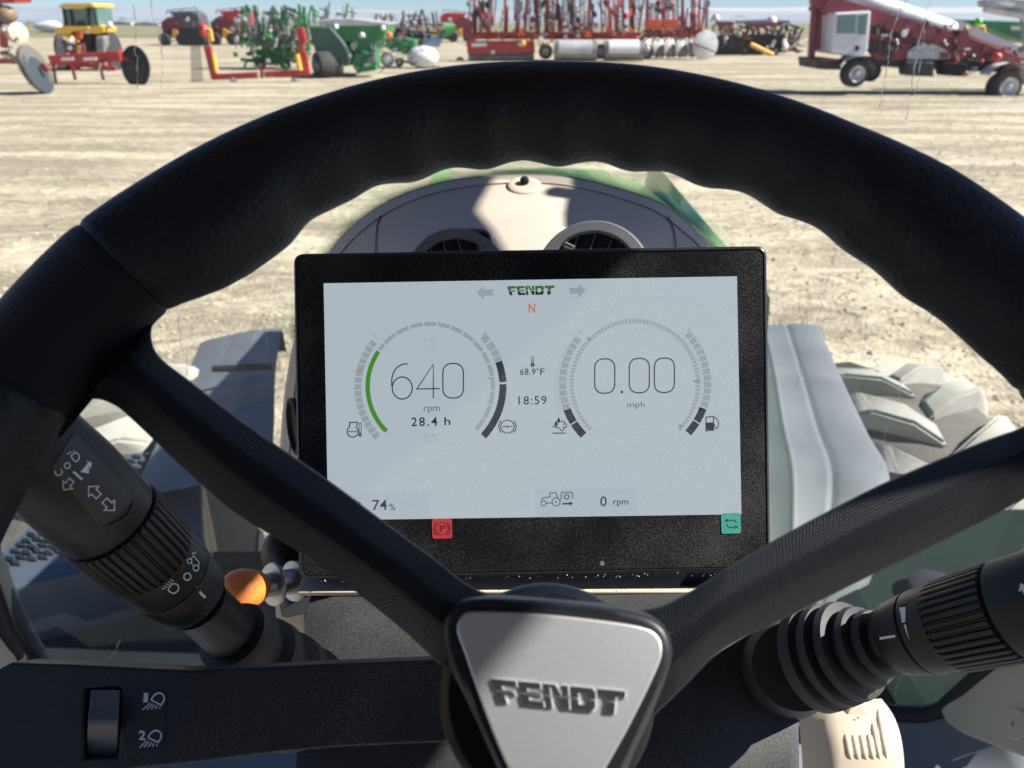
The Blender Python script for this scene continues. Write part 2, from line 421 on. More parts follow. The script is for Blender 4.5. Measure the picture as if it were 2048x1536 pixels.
# ================================================================== SETTING
def ground_mat():
    m = bpy.data.materials.new("sandy_yard"); m.use_nodes = True; nt = m.node_tree; b = nt.nodes["Principled BSDF"]; N = nt.nodes.new
    b.inputs["Roughness"].default_value = 0.95; b.inputs["Specular IOR Level"].default_value = 0.1
    tc = N("ShaderNodeTexCoord")
    def noise(scale, stretch, detail=6, dist=0.0):
        mp = N("ShaderNodeMapping"); mp.inputs["Scale"].default_value = stretch; nt.links.new(tc.outputs["Object"], mp.inputs[0])
        nz = N("ShaderNodeTexNoise"); nz.inputs["Scale"].default_value = scale; nz.inputs["Detail"].default_value = detail; nz.inputs["Distortion"].default_value = dist
        nt.links.new(mp.outputs[0], nz.inputs["Vector"]); return nz.outputs[0]
    a = noise(0.55, (0.24, 1, 1), 7, 1.4)       # wheel-swept bands running left to right
    c = noise(2.4, (0.75, 1.2, 1), 9, 1.8)
    f = noise(24, (1, 1, 1), 5)
    s1 = N("ShaderNodeMath"); s1.operation = 'MULTIPLY_ADD'; s1.inputs[1].default_value = 0.75; nt.links.new(c, s1.inputs[0]); nt.links.new(a, s1.inputs[2])
    s2 = N("ShaderNodeMath"); s2.operation = 'MULTIPLY_ADD'; s2.inputs[1].default_value = 0.28; nt.links.new(f, s2.inputs[0]); nt.links.new(s1.outputs[0], s2.inputs[2])
    cr = N("ShaderNodeValToRGB"); e = cr.color_ramp.elements
    e[0].position = 0.72; e[0].color = (0.30, 0.26, 0.185, 1); e[1].position = 1.18; e[1].color = (0.575, 0.505, 0.375, 1)
    mr = N("ShaderNodeMapRange"); mr.inputs[1].default_value = 0.72; mr.inputs[2].default_value = 1.42
    # old wheel tracks sweeping across the yard in wide arcs
    mp = N("ShaderNodeMapping"); mp.inputs["Location"].default_value = (14, -34, 0); nt.links.new(tc.outputs["Object"], mp.inputs[0])
    rg = N("ShaderNodeTexWave"); rg.wave_type = 'RINGS'; rg.rings_direction = 'Z'; rg.inputs["Scale"].default_value = 0.16; rg.inputs["Distortion"].default_value = 3.5; rg.inputs["Detail"].default_value = 3; rg.inputs["Detail Scale"].default_value = 0.6
    nt.links.new(mp.outputs[0], rg.inputs["Vector"])
    s3 = N("ShaderNodeMath"); s3.operation = 'MULTIPLY_ADD'; s3.inputs[1].default_value = 0.11; nt.links.new(rg.outputs["Fac"], s3.inputs[0]); nt.links.new(s2.outputs[0], s3.inputs[2])
    s4 = N("ShaderNodeMath"); s4.operation = 'SUBTRACT'; s4.inputs[1].default_value = 0.055; nt.links.new(s3.outputs[0], s4.inputs[0])
    nt.links.new(s4.outputs[0], mr.inputs[0])
    e[0].position = 0.25; e[1].position = 0.72
    nt.links.new(mr.outputs[0], cr.inputs[0]); nt.links.new(cr.outputs[0], b.inputs["Base Color"])
    # tyre prints: fine ribs in two crossing directions
    w = N("ShaderNodeTexWave"); w.inputs["Scale"].default_value = 1.1; w.inputs["Distortion"].default_value = 6; w.inputs["Detail"].default_value = 4; w.bands_direction = 'Y'
    nt.links.new(tc.outputs["Object"], w.inputs["Vector"])
    hs = N("ShaderNodeMath"); hs.operation = 'MULTIPLY_ADD'; hs.inputs[1].default_value = 0.35; nt.links.new(w.outputs["Fac"], hs.inputs[0]); nt.links.new(s2.outputs[0], hs.inputs[2])
    bp = N("ShaderNodeBump"); bp.inputs["Strength"].default_value = 0.9; bp.inputs["Distance"].default_value = 0.12
    nt.links.new(hs.outputs[0], bp.inputs["Height"]); nt.links.new(bp.outputs[0], b.inputs["Normal"])
    return m
g = MB(); g.add([(-3000, -60, 0), (3000, -60, 0), (3000, 5000, 0), (-3000, 5000, 0)], [(0, 1, 2, 3)])
g.build("ground", ground_mat(), kind="structure")
# dry field and far plain beyond the yard
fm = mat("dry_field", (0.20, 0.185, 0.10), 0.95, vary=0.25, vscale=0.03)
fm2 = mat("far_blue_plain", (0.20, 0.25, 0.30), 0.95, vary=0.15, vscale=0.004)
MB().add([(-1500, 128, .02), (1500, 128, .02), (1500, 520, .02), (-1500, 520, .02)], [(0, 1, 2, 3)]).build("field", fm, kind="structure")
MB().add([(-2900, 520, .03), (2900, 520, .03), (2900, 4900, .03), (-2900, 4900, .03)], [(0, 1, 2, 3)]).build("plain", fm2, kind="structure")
def berm(name, x0, x1, Y, h, m, depth, n=60, seed=1):
    r = random.Random(seed); rows = [[], [], []]
    ph = [r.uniform(0, 6) for _ in range(4)]
    for i in range(n + 1):
        t = i / n; x = x0 + (x1 - x0) * t
        k = h * (0.72 + 0.2 * math.sin(t * 5 + ph[0]) + 0.08 * math.sin(t * 17 + ph[1]) + 0.03 * math.sin(t * 51 + ph[2]))
        rows[0].append((x, Y, -1)); rows[1].append((x, Y + depth * .5, k)); rows[2].append((x, Y + depth, -1))
    MB().grid([[Vector(p) for p in q] for q in rows]).build(name, m, smooth=60, kind="structure")
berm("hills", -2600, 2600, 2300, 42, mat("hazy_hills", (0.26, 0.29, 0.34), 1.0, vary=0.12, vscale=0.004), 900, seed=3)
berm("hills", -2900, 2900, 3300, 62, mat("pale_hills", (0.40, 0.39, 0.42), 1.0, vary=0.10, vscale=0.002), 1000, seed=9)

# ================================================================== THE TRACTOR ROUND THE CAMERA
def zp(px, py, z):                # on the level plane z below the eye
    d = dr(px, py); return EYE + d * (z / d.z)
def cat(pts, n, closed=False):    # Catmull-Rom through the points
    out = []; m = len(pts); seg = m if closed else m - 1
    for s in range(seg):
        p = [pts[(s + k) % m] if closed else pts[max(0, min(m - 1, s + k))] for k in (-1, 0, 1, 2)]
        for i in range(n):
            t = i / n
            out.append(tuple(0.5 * (2 * p[1][c] + (p[2][c] - p[0][c]) * t + (2 * p[0][c] - 5 * p[1][c] + 4 * p[2][c] - p[3][c]) * t * t + (3 * p[1][c] - p[0][c] - 3 * p[2][c] + p[3][c]) * t ** 3) for c in range(len(p[1]))))
    if not closed: out.append(tuple(pts[-1]))
    return out
def bvh_of(o):
    me = o.data; off = ROOTS[o.name] if True else 0
    return BVHTree.FromPolygons([v.co + off for v in me.vertices], [tuple(p.vertices) for p in me.polygons])
def surf(bv):
    def f(x, y, h):
        d = dr(x, y).normalized(); hit = bv.ray_cast(EYE, d)
        if hit[0] is None: return EYE + d * .9
        n = hit[1]
        if n.dot(d) > 0: n = -n
        return hit[0] + n * (h + 1e-4) - d * .0002
    return f
def surf_early(o): return surf(bvh_of(o))
E3 = lambda x, y, z: EYE + Vector((x, y, z))

tractor = thing("tractor", "green tractor whose hood, fenders, glass and cab surround the steering wheel", "tractor", (0, 0.5, 0))
# hood
rows = []
for k in range(21):
    y = 1.36 + (3.0 - 1.36) * k / 20; c = .035 + .035 * y; w = .405 - .01 * (y - 1.2); zt = -.37 - .09 * (y - 1.0) - (.10 * max(0, (k - 17) / 3) ** 2)
    sec = [(-1, -1.25), (-1, -.9), (-1, -.55), (-.985, -.47 + 0), (-.93, -.40 + .37 + zt + .0), (-.80, zt + .01), (-.55, zt + .035), (-.5, zt + .05), (0, zt + .06), (.5, zt + .05), (.55, zt + .035), (.80, zt + .01), (.93, zt - .03), (.985, -.47), (1, -.55), (1, -.9), (1, -1.25)]
    sec[4] = (-.93, zt - .03)
    rows.append([E3(c + u * w, y, z) for u, z in sec])
mb = MB().grid(rows); n = len(mb.v); mb.f += [tuple(range(n - 17, n)), tuple(range(17))]
hood = mb.build("hood", M['green'], tractor, smooth=40)
for s in (-1, 1):
    for k in range(5): MB().box(E3(.035 + .035 * (1.5 + k * .22) + s * .404, 1.5 + k * .22, -.8), (.012, .14, .3)).build("grille_panel", M['blk'], hood)
# windscreen: one curved pane, black seal, dotted ceramic edge along the dashboard
def wy(x, z=0): return .975 - .20 * x * x
rows = []
for j in range(25):
    z = -1.0 + 1.44 * j / 24
    rows.append([E3(x, wy(x), z) for x in [-.735 + 1.47 * i / 32 for i in range(33)]])
ws = MB().grid(rows).build("windscreen", M['pane'], tractor, smooth=180)
def glass_pt(px, py, off=0.0):
    d = dr(px, py); s = 1.0
    for _ in range(30):
        s = (wy(d.x * s) - off) / d.y
    return EYE + d * s
mb = MB()
edge = [(-.735, .44)] + [(-.735, z) for z in (-.2, -.8)] + [(-.725, -.86), (-.71, -.895), (-.675, -.98), (-.65, -1.0), (0, -1.005), (.65, -1.0), (.675, -.98), (.71, -.895), (.725, -.86), (.735, -.8), (.735, -.2), (.735, .44)]
mb.tube([E3(x, wy(x) - .012, z) for x, z in edge], .013, 8)
mb.build("window_seal", M['seal'], ws, smooth=60)
POD = [(556, 1000), (564, 900), (573, 790), (592, 680), (625, 570), (668, 498), (722, 443), (785, 402), (865, 372), (950, 357), (1045, 351), (1140, 357), (1240, 381), (1320, 410), (1375, 450), (1420, 495), (1462, 580), (1486, 680), (1498, 800), (1502, 900), (1504, 1000)]
podc = (1045, 800)
podf = cat(POD, 6)
def inset(p, f): return (p[0] + (podc[0] - p[0]) * f, p[1] + (podc[1] - p[1]) * f)
fr = bpy.data.materials.new("dotted_glass_edge"); fr.use_nodes = True; nt = fr.node_tree
for nn in list(nt.nodes):
    if nn.type != 'OUTPUT_MATERIAL': nt.nodes.remove(nn)
N = nt.nodes.new
uvn = N("ShaderNodeUVMap"); sp = N("ShaderNodeSeparateXYZ"); nt.links.new(uvn.outputs[0], sp.inputs[0])
def mth(op, a, b=None, c=None):
    q = N("ShaderNodeMath"); q.operation = op
    for i, s in enumerate((a, b, c)):
        if s is None: continue
        if isinstance(s, (int, float)): q.inputs[i].default_value = s
        else: nt.links.new(s, q.inputs[i])
    return q.outputs[0]
U = mth('MULTIPLY', sp.outputs[0], math.pi * 2 * 190); Vv = mth('MULTIPLY', sp.outputs[1], math.pi * 2 * 9)
dd = mth('MULTIPLY', mth('SINE', U), mth('SINE', Vv))
lim = mth('MULTIPLY_ADD', sp.outputs[1], 2.6, -1.05)         # v = 0 at the dashboard: solid; v = 1: clear
msk = mth('GREATER_THAN', dd, lim)
tr = N("ShaderNodeBsdfTransparent"); tr.inputs[0].default_value = (.9, .97, .92, 1)
df = N("ShaderNodeBsdfDiffuse"); df.inputs[0].default_value = (.035, .07, .055, 1)
ms = N("ShaderNodeMixShader"); nt.links.new(msk, ms.inputs[0]); nt.links.new(tr.outputs[0], ms.inputs[1]); nt.links.new(df.outputs[0], ms.inputs[2])
nt.links.new(ms.outputs[0], nt.nodes[0].inputs[0] if nt.nodes[0].type == 'OUTPUT_MATERIAL' else [q for q in nt.nodes if q.type == 'OUTPUT_MATERIAL'][0].inputs[0])
top = podf[18:-18]; rws = []
for j in range(5):
    rws.append([glass_pt(*inset(p, .02 - .105 * j / 4), .006) for p in top])
fo = MB().grid(rws).build("ceramic_edge", fr, ws, smooth=180)
uvl = fo.data.uv_layers.new(name="UVMap"); nn = len(top)
for lp in fo.data.loops:
    uvl.data[lp.index].uv = ((lp.vertex_index % nn) / (nn - 1), (lp.vertex_index // nn) / 4)
# dried water streaks on the glass
def streak(pts, r0, seed):
    r = random.Random(seed); P = cat(pts, 8); out = []; rs = []
    for i, p in enumerate(P):
        out.append(glass_pt(p[0] + r.uniform(-2.2, 2.2), p[1], .006)); rs.append(r0 * r.choice((.25, .5, 1, 1.3, .7)))
    mb = MB(); mb.tube(out, rs, 5)
    for _ in range(len(P)):
        q = r.choice(P); mb.ball(glass_pt(q[0] + r.uniform(-9, 9), q[1] + r.uniform(-9, 9), .006), r0 * r.uniform(.3, 1.1), 5)
    mb.build("water_streak", M['streak'], ws)
for i, (pts, w) in enumerate([([(268, 10), (272, 60), (268, 95), (276, 125), (274, 178)], 2.0), ([(300, 0), (308, 45), (322, 80), (325, 140), (322, 175)], 1.6), ([(318, 40), (326, 120)], 1.8),
        ([(1812, 0), (1790, 45), (1778, 100), (1772, 150), (1758, 215)], 2.6), ([(1858, 5), (1848, 50), (1838, 90), (1826, 150), (1812, 240)], 2.4), ([(1850, 60), (1842, 130), (1830, 190)], 1.6),
        ([(1672, 500), (1655, 560), (1636, 640), (1610, 720), (1590, 780)], 1.5), ([(1616, 640), (1606, 710), (1588, 780)], 1.4), ([(1730, 520), (1736, 640), (1716, 760), (1712, 800)], .9),
        ([(1800, 690), (1804, 745), (1796, 800)], 1.0), ([(1780, 840), (1766, 890), (1762, 940)], 1.0), ([(1573, 868), (1560, 920), (1550, 985)], 1.6), ([(356, 625), (362, 690), (374, 720), (370, 760)], 1.8),
        ([(525, 640), (536, 700)], .8), ([(240, 1280), (225, 1310), (195, 1335)], 1.4), ([(1840, 1195), (1820, 1300), (1790, 1390)], 1.0), ([(405, 1010), (410, 1040)], 1.4), ([(1540, 960), (1544, 1010)], 1.0)]):
    streak(pts, w * .6 / FP, 40 + i)
# cab shell: roof, pillars, side walls, floor, rear wall
rws = []
for y, w, z in ((-1.5, .70, .48), (.0, .72, .50), (.19, .745, .505), (.165, .745, .505), (.172, .745, .33), (.292, .745, .33), (.304, .75, .505), (.45, .80, .515), (.62, .81, .53), (.80, .81, .575), (1.0, .80, .575)):  # out-of-view edge and its dropped lip are shaped to cast the cab shade
    rws.append([E3(-w, y, z), E3(w, y, z), E3(w - .03, y, z + .10), E3(-w + .03, y, z + .10)])
mb = MB().grid(rws, True); mb.f += [(0, 1, 2, 3), (40, 41, 42, 43)]
mb.build("cab_roof", M['roofm'], tractor)
for s in (-1, 1):
    MB().bar(E3(s * .79, .90, -1.0), E3(s * .79, .90, .45), .07, .06).build("front_pillar", M['beige'], tractor, bevel=.01)
    MB().bar(E3(s * .84, -.62, -1.1), E3(s * .84, -.70, .45), .09, .08).build("rear_pillar", M['beige'], tractor, bevel=.01)
MB().prism([E3(.79, .68, .28), E3(.79, .98, .28), E3(.79, .98, .475), E3(.79, .74, .475)], (.03, 0, 0)).build("pillar_shade_plate", M['beige'], tractor, bevel=.005)  # unseen plate added to shade the right side of the pod
def wall(name, pts, m, push):
    return MB().prism([pz(*q) for q in pts], push).build(name, m, tractor, bevel=.006)
side = wall("side_trim", [(1878, 1420, 1.20), (1962, 1312, 1.17), (2060, 1297, 1.11), (2400, 1240, .92), (2400, 1700, .82), (2060, 1520, 1.03), (1925, 1468, 1.15), (1890, 1445, 1.18)], M['beige2'], (.05, .01, -.02))
scp = surf_early(side)
cp_ = scp(2031, 1449, 0)
nn_ = (scp(2031, 1449, 1) - cp_).normalized()
MB().lathe(cp_ - nn_ * .002, nn_, [(0, .022), (.004, .022), (.006, .020), (.0062, .0035), (.003, .003), (.003, 0)], 28).build("screw_cap", M['beige2'], side, smooth=30)
wall("side_trim", [(-30, 1105, 1.13), (6, 1160, 1.13), (30, 1235, 1.13), (40, 1290, 1.13), (58, 1312, 1.13), (50, 1420, 1.13), (-400, 1500, .9), (-400, 1100, .9)], M['beige2'], (-.05, .01, -.02))
wall("door_gasket", [(-60, 1070, 1.16), (4, 1130, 1.16), (60, 1240, 1.16), (104, 1322, 1.16), (130, 1420, 1.16), (-60, 1420, 1.16)], M['ventg'], (-.02, .02, 0))
MB().box(E3(0, .33, -1.13), (2.0, 1.3, .06)).build("cab_floor", M['floorm'], tractor, bevel=.01)
MB().box(E3(0, -1.05, -.35), (1.5, .06, 1.5)).build("rear_wall", M['roofm'], tractor)  # out of view, carried nearly to the roof to darken the cab
xs_ = [-.76, -.73, -.68, -.60, -.4, 0, .4, .60, .68, .73, .76]
mb = MB().grid([[E3(x, wy(x) - .005, -1.0 if abs(x) < .66 else -1.0 + (abs(x) - .66) * 1.2) for x in xs_], [E3(x, wy(x) - .06, -1.035 if abs(x) < .7 else -.98) for x in xs_], [E3(x, .74, -1.07 if abs(x) < .7 else -1.0) for x in xs_], [E3(x, .3, -1.095) for x in xs_]])
mb.build("kick_panel", M['floorm'], tractor, smooth=60)
# front fenders
def fender(mirror):
    Lf = [(1470, 655), (1480, 745), (1480, 860), (1485, 955), (1500, 1100), (1510, 1250)]
    Rf = [(1640, 650), (1682, 745), (1737, 860), (1782, 952), (1752, 1105), (1722, 1235)]
    Z = [-1.20, -1.12, -1.09, -1.10, -1.16, -1.26]
    if mirror: Lf, Rf, Z = Lf[:4], Rf[:4], Z[:4]
    hm = .25 if mirror else 1
    prof = [0, .04, .12, .30, .335, .37, .55, .58, .60, .64, .67, .92, 1.0]
    hgt = [-.01, .0, .004, .008, .016, .009, .010, .008, .003, .008, .010, .006, -.010]
    rws = []
    for l, r_, z in cat([(a[0], a[1], b[0], b[1], zz) for a, b, zz in zip(Lf, Rf, Z)], 4) and [((q[0], q[1]), (q[2], q[3]), q[4]) for q in cat([(a[0], a[1], b[0], b[1], zz) for a, b, zz in zip(Lf, Rf, Z)], 4)]:
        A, B = zp(*l, z), zp(*r_, z)
        row = [A.lerp(B, t) + Vector((0, 0, h * hm)) for t, h in zip(prof, hgt)]
        row += [B + Vector((.006, 0, -.05)), B + Vector((.004, 0, -.16))]
        if mirror:
            row = [q - Vector((0, 0, .08 * min(1, max(0, (q.x - A.x) / max(.01, B.x - A.x))) ** 1.4)) for q in row]
            row = [Vector((-.02 - (q.x - 0.06) - .07, q.y, q.z)) for q in row]
        rws.append(row)
    f0 = [q + Vector((0, .02, -.12)) for q in rws[0]]
    return MB().grid([f0] + rws).build("fender", M['fender'], tractor, smooth=50, bevel=.004)
fR = fender(False); fL = fender(True)
MB().tube([zp(425, 738, -1.075), zp(545, 733, -1.075)], .012, 8).build("fender_slot", M['dark'], fL)
# front wheels with chevron lugs
def front_wheel(cx, cy, name="front_wheel"):
    R0, W = .70, .27
    prof = [(-W, .40), (-W * 1.02, .52), (-W * .95, .62), (-W * .75, .66), (-W * .3, .68), (0, .685), (W * .3, .68), (W * .75, .66), (W * .95, .62), (W * 1.02, .52), (W, .40)]
    c = Vector((cx, cy, .76))
    ty = MB().lathe(c, (1, 0, 0), prof, 64).build(name, M['tyreb'], tractor, smooth=50)
    MB().lathe(c, (1, 0, 0), [(-W * .8, .40), (-W * .5, .36), (0, .30), (W * .5, .36), (W * .8, .40)], 32).build("rim", M['wht'], ty, smooth=50)
    base = None
    for k in range(18):
        for s in (-1, 1):
            a = 2 * math.pi * (k + (.5 if s > 0 else 0)) / 18
            pts = []
            for t, rr, w in ((.0, .70, .044), (.35, .735, .050), (.75, .725, .058), (1.0, .67, .066), (1.06, .60, .070)):
                ang = a + .26 * t; pts.append((s * W * t, rr, ang, w))
            if base is None or s not in base:
                L = []; Rr = []; Lb = []; Rb = []
                for x, rr, ang, w in pts:
                    for lst, dw, dr_ in ((L, w, 0), (Rr, -w, 0), (Lb, w * 1.35, -.07), (Rb, -w * 1.35, -.07)):
                        aa = ang - a + dw / rr; lst.append(Vector((x, (rr + dr_) * math.sin(aa), (rr + dr_) * math.cos(aa))))
                mb = MB().grid([Lb, L, Rr, Rb], False); m_ = len(L)
                mb.f += [(0, m_, 2 * m_, 3 * m_), (m_ - 1, 2 * m_ - 1, 3 * m_ - 1, 4 * m_ - 1)]
                me = bpy.data.meshes.new("lug"); me.from_pydata(mb.v, [], mb.f)
                bm = bmesh.new(); bm.from_mesh(me); bmesh.ops.recalc_face_normals(bm, faces=bm.faces); bmesh.ops.bevel(bm, geom=[e for e in bm.edges if len(e.link_faces) == 2 and e.calc_face_angle(0) > .5], offset=.010, segments=2, affect='EDGES'); bm.to_mesh(me); bm.free(); me.polygons.foreach_set('use_smooth', [True] * len(me.polygons)); me.set_sharp_from_angle(angle=rad(50))
                me.materials.append(M['tyre']); base = base or {}; base[s] = me
            o = bpy.data.objects.new("lug", base[s]); COL.objects.link(o); o.parent = ty
            o.location = c - ROOTS[tractor.name]; o.rotation_euler = (-a, 0, 0)
    return ty
front_wheel(1.36, 2.36); front_wheel(-1.42, 2.36)
# step and battery box on the left, dark green box on the right, frame under the hood
sp_poly = [(215, 908), (352, 898), (404, 945), (410, 1085), (95, 1160), (-60, 1190), (-30, 1130)]
st = MB().prism([zp(x, y, -1.2) for x, y in sp_poly], (0, 0, -.30)).build("step_box", M['stepm'], tractor, bevel=.012)
slot_me = None
def inside(p, poly):
    r = False
    for i in range(len(poly)):
        a, b = poly[i - 1], poly[i]
        if (a[1] > p[1]) != (b[1] > p[1]) and p[0] < (b[0] - a[0]) * (p[1] - a[1]) / (b[1] - a[1]) + a[0]: r = not r
    return r
mb = MB().prism([Vector((-.020, -.002, 0)), Vector((.0, .006, 0)), Vector((.018, .002, 0)), Vector((.003, -.007, 0))], (0, 0, .006))
slot_me = bpy.data.meshes.new("tread_tooth"); slot_me.from_pydata(mb.v, [], mb.f); slot_me.materials.append(M['chassis'])
for i in range(16):
    for j in range(22):
        px = 10 + i * 22 + (j % 2) * 11; py = 915 + j * 12 - (i % 2) * 3
        if inside((px, py), [(212, 916), (330, 908), (345, 1000), (250, 1075), (60, 1130), (0, 1135)]):
            o = bpy.data.objects.new("tread_tooth", slot_me); COL.objects.link(o); o.parent = st
            o.location = zp(px, py, -1.199) - ROOTS[tractor.name]; o.rotation_euler = (0, 0, rad(-35))
MB().box(E3(-.80, 1.35, -1.72), (1.0, .9, .70)).build("battery_box", M['chassis'], tractor, bevel=.04)
MB().box(E3(-.75, 1.18, -1.37), (.9, .12, .02)).build("battery_strap", M['gry'], tractor, bevel=.004)
MB().box(E3(.05, 1.9, -1.6), (.62, 2.0, .7)).build("chassis", M['chassis'], tractor, bevel=.03)
tk = MB().box(E3(1.17, 1.32, -1.52), (.92, 1.0, .62)).build("dark_green_box", M['dgreen'], tractor, bevel=.10)  # plain box put in to fill the dark green area here
MB().tube([E3(.80, .95, -1.195), E3(1.05, 1.10, -1.18), E3(1.35, 1.12, -1.19)], .018, 8).build("box_hose", M['blk'], tk)
MB().box(E3(1.02, 1.05, -1.20), (.10, .20, .01)).build("box_plate", M['fender'], tk, bevel=.003)
MB().lathe(E3(.98, 1.40, -1.22), (0, 0, 1), [(0, .06), (.04, .06), (.045, .05), (.045, 0)], 20).build("box_cap", M['blk'], tk, smooth=40)

# ------------------------------------------------------------------ dashboard pod
dash = thing("dashboard", "beige arched dashboard pod with two round grey air vents behind the display", "dashboard", pz(1045, 900, .75))
rws = []
for f, z in ((-.010, 1.0), (-.004, .955), (0, .915), (.006, .912), (.030, .895), (.034, .898), (.040, .893), (.10, .868), (.16, .83), (.24, .77), (.34, .715), (.46, .672), (.60, .645), (.72, .63)):
    rws.append([pz(*inset(p, f), z) for p in podf])
MB().grid(rws).build("pod_shell", M['beige'], dash, smooth=50)
mb = MB()
for a, b in ((27 + 5, 0), (85, 1)):
    pass
def seam(pts, w=1.6):
    ink = Ink(lambda x, y, h: podsurf(x, y, .0008 + h)); ink.stroke(pts, w); return ink
pod_obj = bpy.data.objects["pod_shell"]
bpy.context.view_layer.update()
pod_b = bvh_of(pod_obj)
podsurf = surf(pod_b)
seam([(762, 432), (755, 452), (753, 475), (752, 520)], 2.2).build("panel_seam", M['dark'], dash)
seam([(1336, 434), (1346, 458), (1350, 480), (1352, 520)], 2.2).build("panel_seam", M['dark'], dash)
# sunlight sensor on the rim of the pod
c = podsurf(1049, 372, 0)
sen = MB().lathe(c + Vector((0, 0, -.004)), (0, -.35, 1), [(0, .019), (.006, .019), (.0075, .016), (.0062, .009), (.0062, 0)], 28).build("sensor_recess", M['beige'], dash, smooth=40)
MB().ball(c + Vector((0, 0, .006)), .0055, 12).build("sensor_dome", M['dgreen'], sen, smooth=180)
def vent(cx, cy, hw, slats, tabs, tilt, opening):
    D = .655; c = pz(cx, cy, D); r = hw / FP * D
    ax = (-dr(cx, cy)).normalized(); ax = (ax + Vector((tilt, 0, .25))).normalized()
    b = MB().lathe(c - ax * .06, ax, [(0, r * .96), (.045, r * 1.0), (.054, r * .985), (.0575, r * .95), (.058, r * .80), (.056, r * .78), (.048, r * .775), (.048, 0)], 56).build("air_vent", M['ventg'], dash, smooth=35)
    u = Vector((1, 0, 0)); u = (u - ax * u.dot(ax)).normalized(); v = ax.cross(u)
    def vpnt(px, py, off):
        d = dr(px, py); n_ = ax; o = c + ax * off; return EYE + d * ((o - EYE).dot(n_) / d.dot(n_))
    MB().prism([vpnt(x, y, -.009) for x, y in opening], ax * -.001).build("vent_opening", M['dark'], b)
    rim = cat(opening, 4, True)
    MB().tube([vpnt(x, y, -.007) for x, y in rim] + [vpnt(*rim[0], -.007)], .0016, 6).build("opening_rim", M['ventg'], b, smooth=60)
    for pts in slats:
        P = cat(pts, 4)
        MB().grid([[vpnt(x - w, y, -.006 - dd_) for x, y in P] for w, dd_ in ((-4.5, .0), (-4.5, .003), (0, .0), (4.5, .003), (4.5, 0))]).build("slat", M['ventg'], b, smooth=30)
    for a, e in tabs:
        MB().bar(vpnt(*a, -.003), vpnt(*e, -.003), .0022, .002).build("tab", M['ventg'], b)
vent(917, 556, 108, [[(857, 470), (862, 498), (868, 540)], [(884, 478), (890, 500), (895, 540)], [(911, 471), (922, 500), (930, 540)], [(944, 465), (957, 500), (962, 540)]],
     [((955, 487), (970, 483)), ((957, 494), (972, 490)), ((960, 500), (974, 497))], .12,
     [(832, 530), (845, 495), (870, 474), (900, 463), (945, 460), (975, 466), (982, 500), (980, 545), (905, 600)])
vent(1183, 553, 120, [[(1160, 466), (1150, 490), (1140, 530)], [(1192, 468), (1182, 495), (1175, 530)], [(1224, 480), (1215, 500), (1208, 530)]],
     [((1130, 486), (1147, 494)), ((1128, 493), (1144, 500))], -.12,
     [(1112, 540), (1114, 500), (1124, 468), (1160, 461), (1200, 463), (1240, 478), (1268, 498), (1275, 540), (1190, 600)])
MB().lathe(pz(596, 852, .80), Vector((-1, -.5, .1)), [(0, .030), (.006, .030), (.007, .026), (.002, .025), (.002, 0)], 30).build("side_vent", M['dark'], dash, smooth=35)

# ------------------------------------------------------------------ steering column
colm = thing("steering_column", "charcoal grained steering column shroud below the display", "column", pz(1090, 1500, .46))
front = [(628, 1160, .505), (1000, 1153, .508), (1475, 1144, .505), (1530, 1175, .50), (1556, 1235, .49), (1576, 1330, .472), (1597, 1450, .452), (1600, 1620, .43), (1100, 1640, .43), (588, 1620, .43), (596, 1450, .452), (606, 1320, .475), (612, 1235, .49)]
mbp = [pz(x, y, z) for x, y, z in front]
cen = pz(1090, 1380, .463)
mb = MB(); n = len(mbp); ring1 = [p.lerp(cen, .10) - FW * .006 for p in mbp]; ring2 = [p.lerp(cen, .5) - FW * .010 for p in mbp]
back = [p + FW * .13 + DN * .03 for p in mbp]
mb.grid([back, mbp, ring1, ring2], True); mb.v.append(cen - FW * .010); k = len(mb.v) - 1
mb.f += [(3 * n + i, 3 * n + (i + 1) % n, k) for i in range(n)]
mb.build("shroud", M['darkp'], colm, smooth=50)
MB().box(pz(1040, 1153, .505) + DN * .0005, (.285, .030, .004), Matrix.Rotation(-TH + rad(30), 3, 'X')).build("dusty_ledge", M['beige2'], colm, bevel=.001)
r_ = random.Random(5); mb = MB()
for i in range(90):
    x = r_.uniform(640, 1440); mb.ball(pz(x, 1156.5 - (x - 1000) * .017 + r_.uniform(-5, 2), .486 + r_.uniform(0, .004)), r_.uniform(.0002, .0006), 4)
dustb = mb.build("dust_crumbs", M['beige2'], colm, kind="stuff")

# ------------------------------------------------------------------ touch display
disp = thing("touch_display", "black framed touch display lit with two round gauges, speed and rpm", "display", pz(1064, 1150, .49))
def SP(px, py, h=0.0): return pz(px, py, .487) - FW * h
def rrect(cs, r, n=6):            # rounded quadrilateral in pixels
    out = []
    for i in range(4):
        p, a, b = cs[i], cs[i - 1], cs[(i + 1) % 4]
        la = math.hypot(a[0] - p[0], a[1] - p[1]); lb = math.hypot(b[0] - p[0], b[1] - p[1])
        A = (p[0] + (a[0] - p[0]) * r / la, p[1] + (a[1] - p[1]) * r / la); B = (p[0] + (b[0] - p[0]) * r / lb, p[1] + (b[1] - p[1]) * r / lb)
        for k in range(n + 1):
            t = k / n; out.append(tuple((1 - t) ** 2 * A[c] + 2 * t * (1 - t) * p[c] + t * t * B[c] for c in (0, 1)))
    return out
oc = [(586, 507), (1534, 491), (1542, 1141), (597, 1161)]
MB().prism([SP(x, y, 0) for x, y in rrect(oc, 22)], FW * .024).build("housing", M['frame'], disp, bevel=.0018, smooth=40)
oc2 = [(592, 513), (1528, 497), (1536, 1135), (603, 1155)]
rr1 = rrect(oc2, 20)
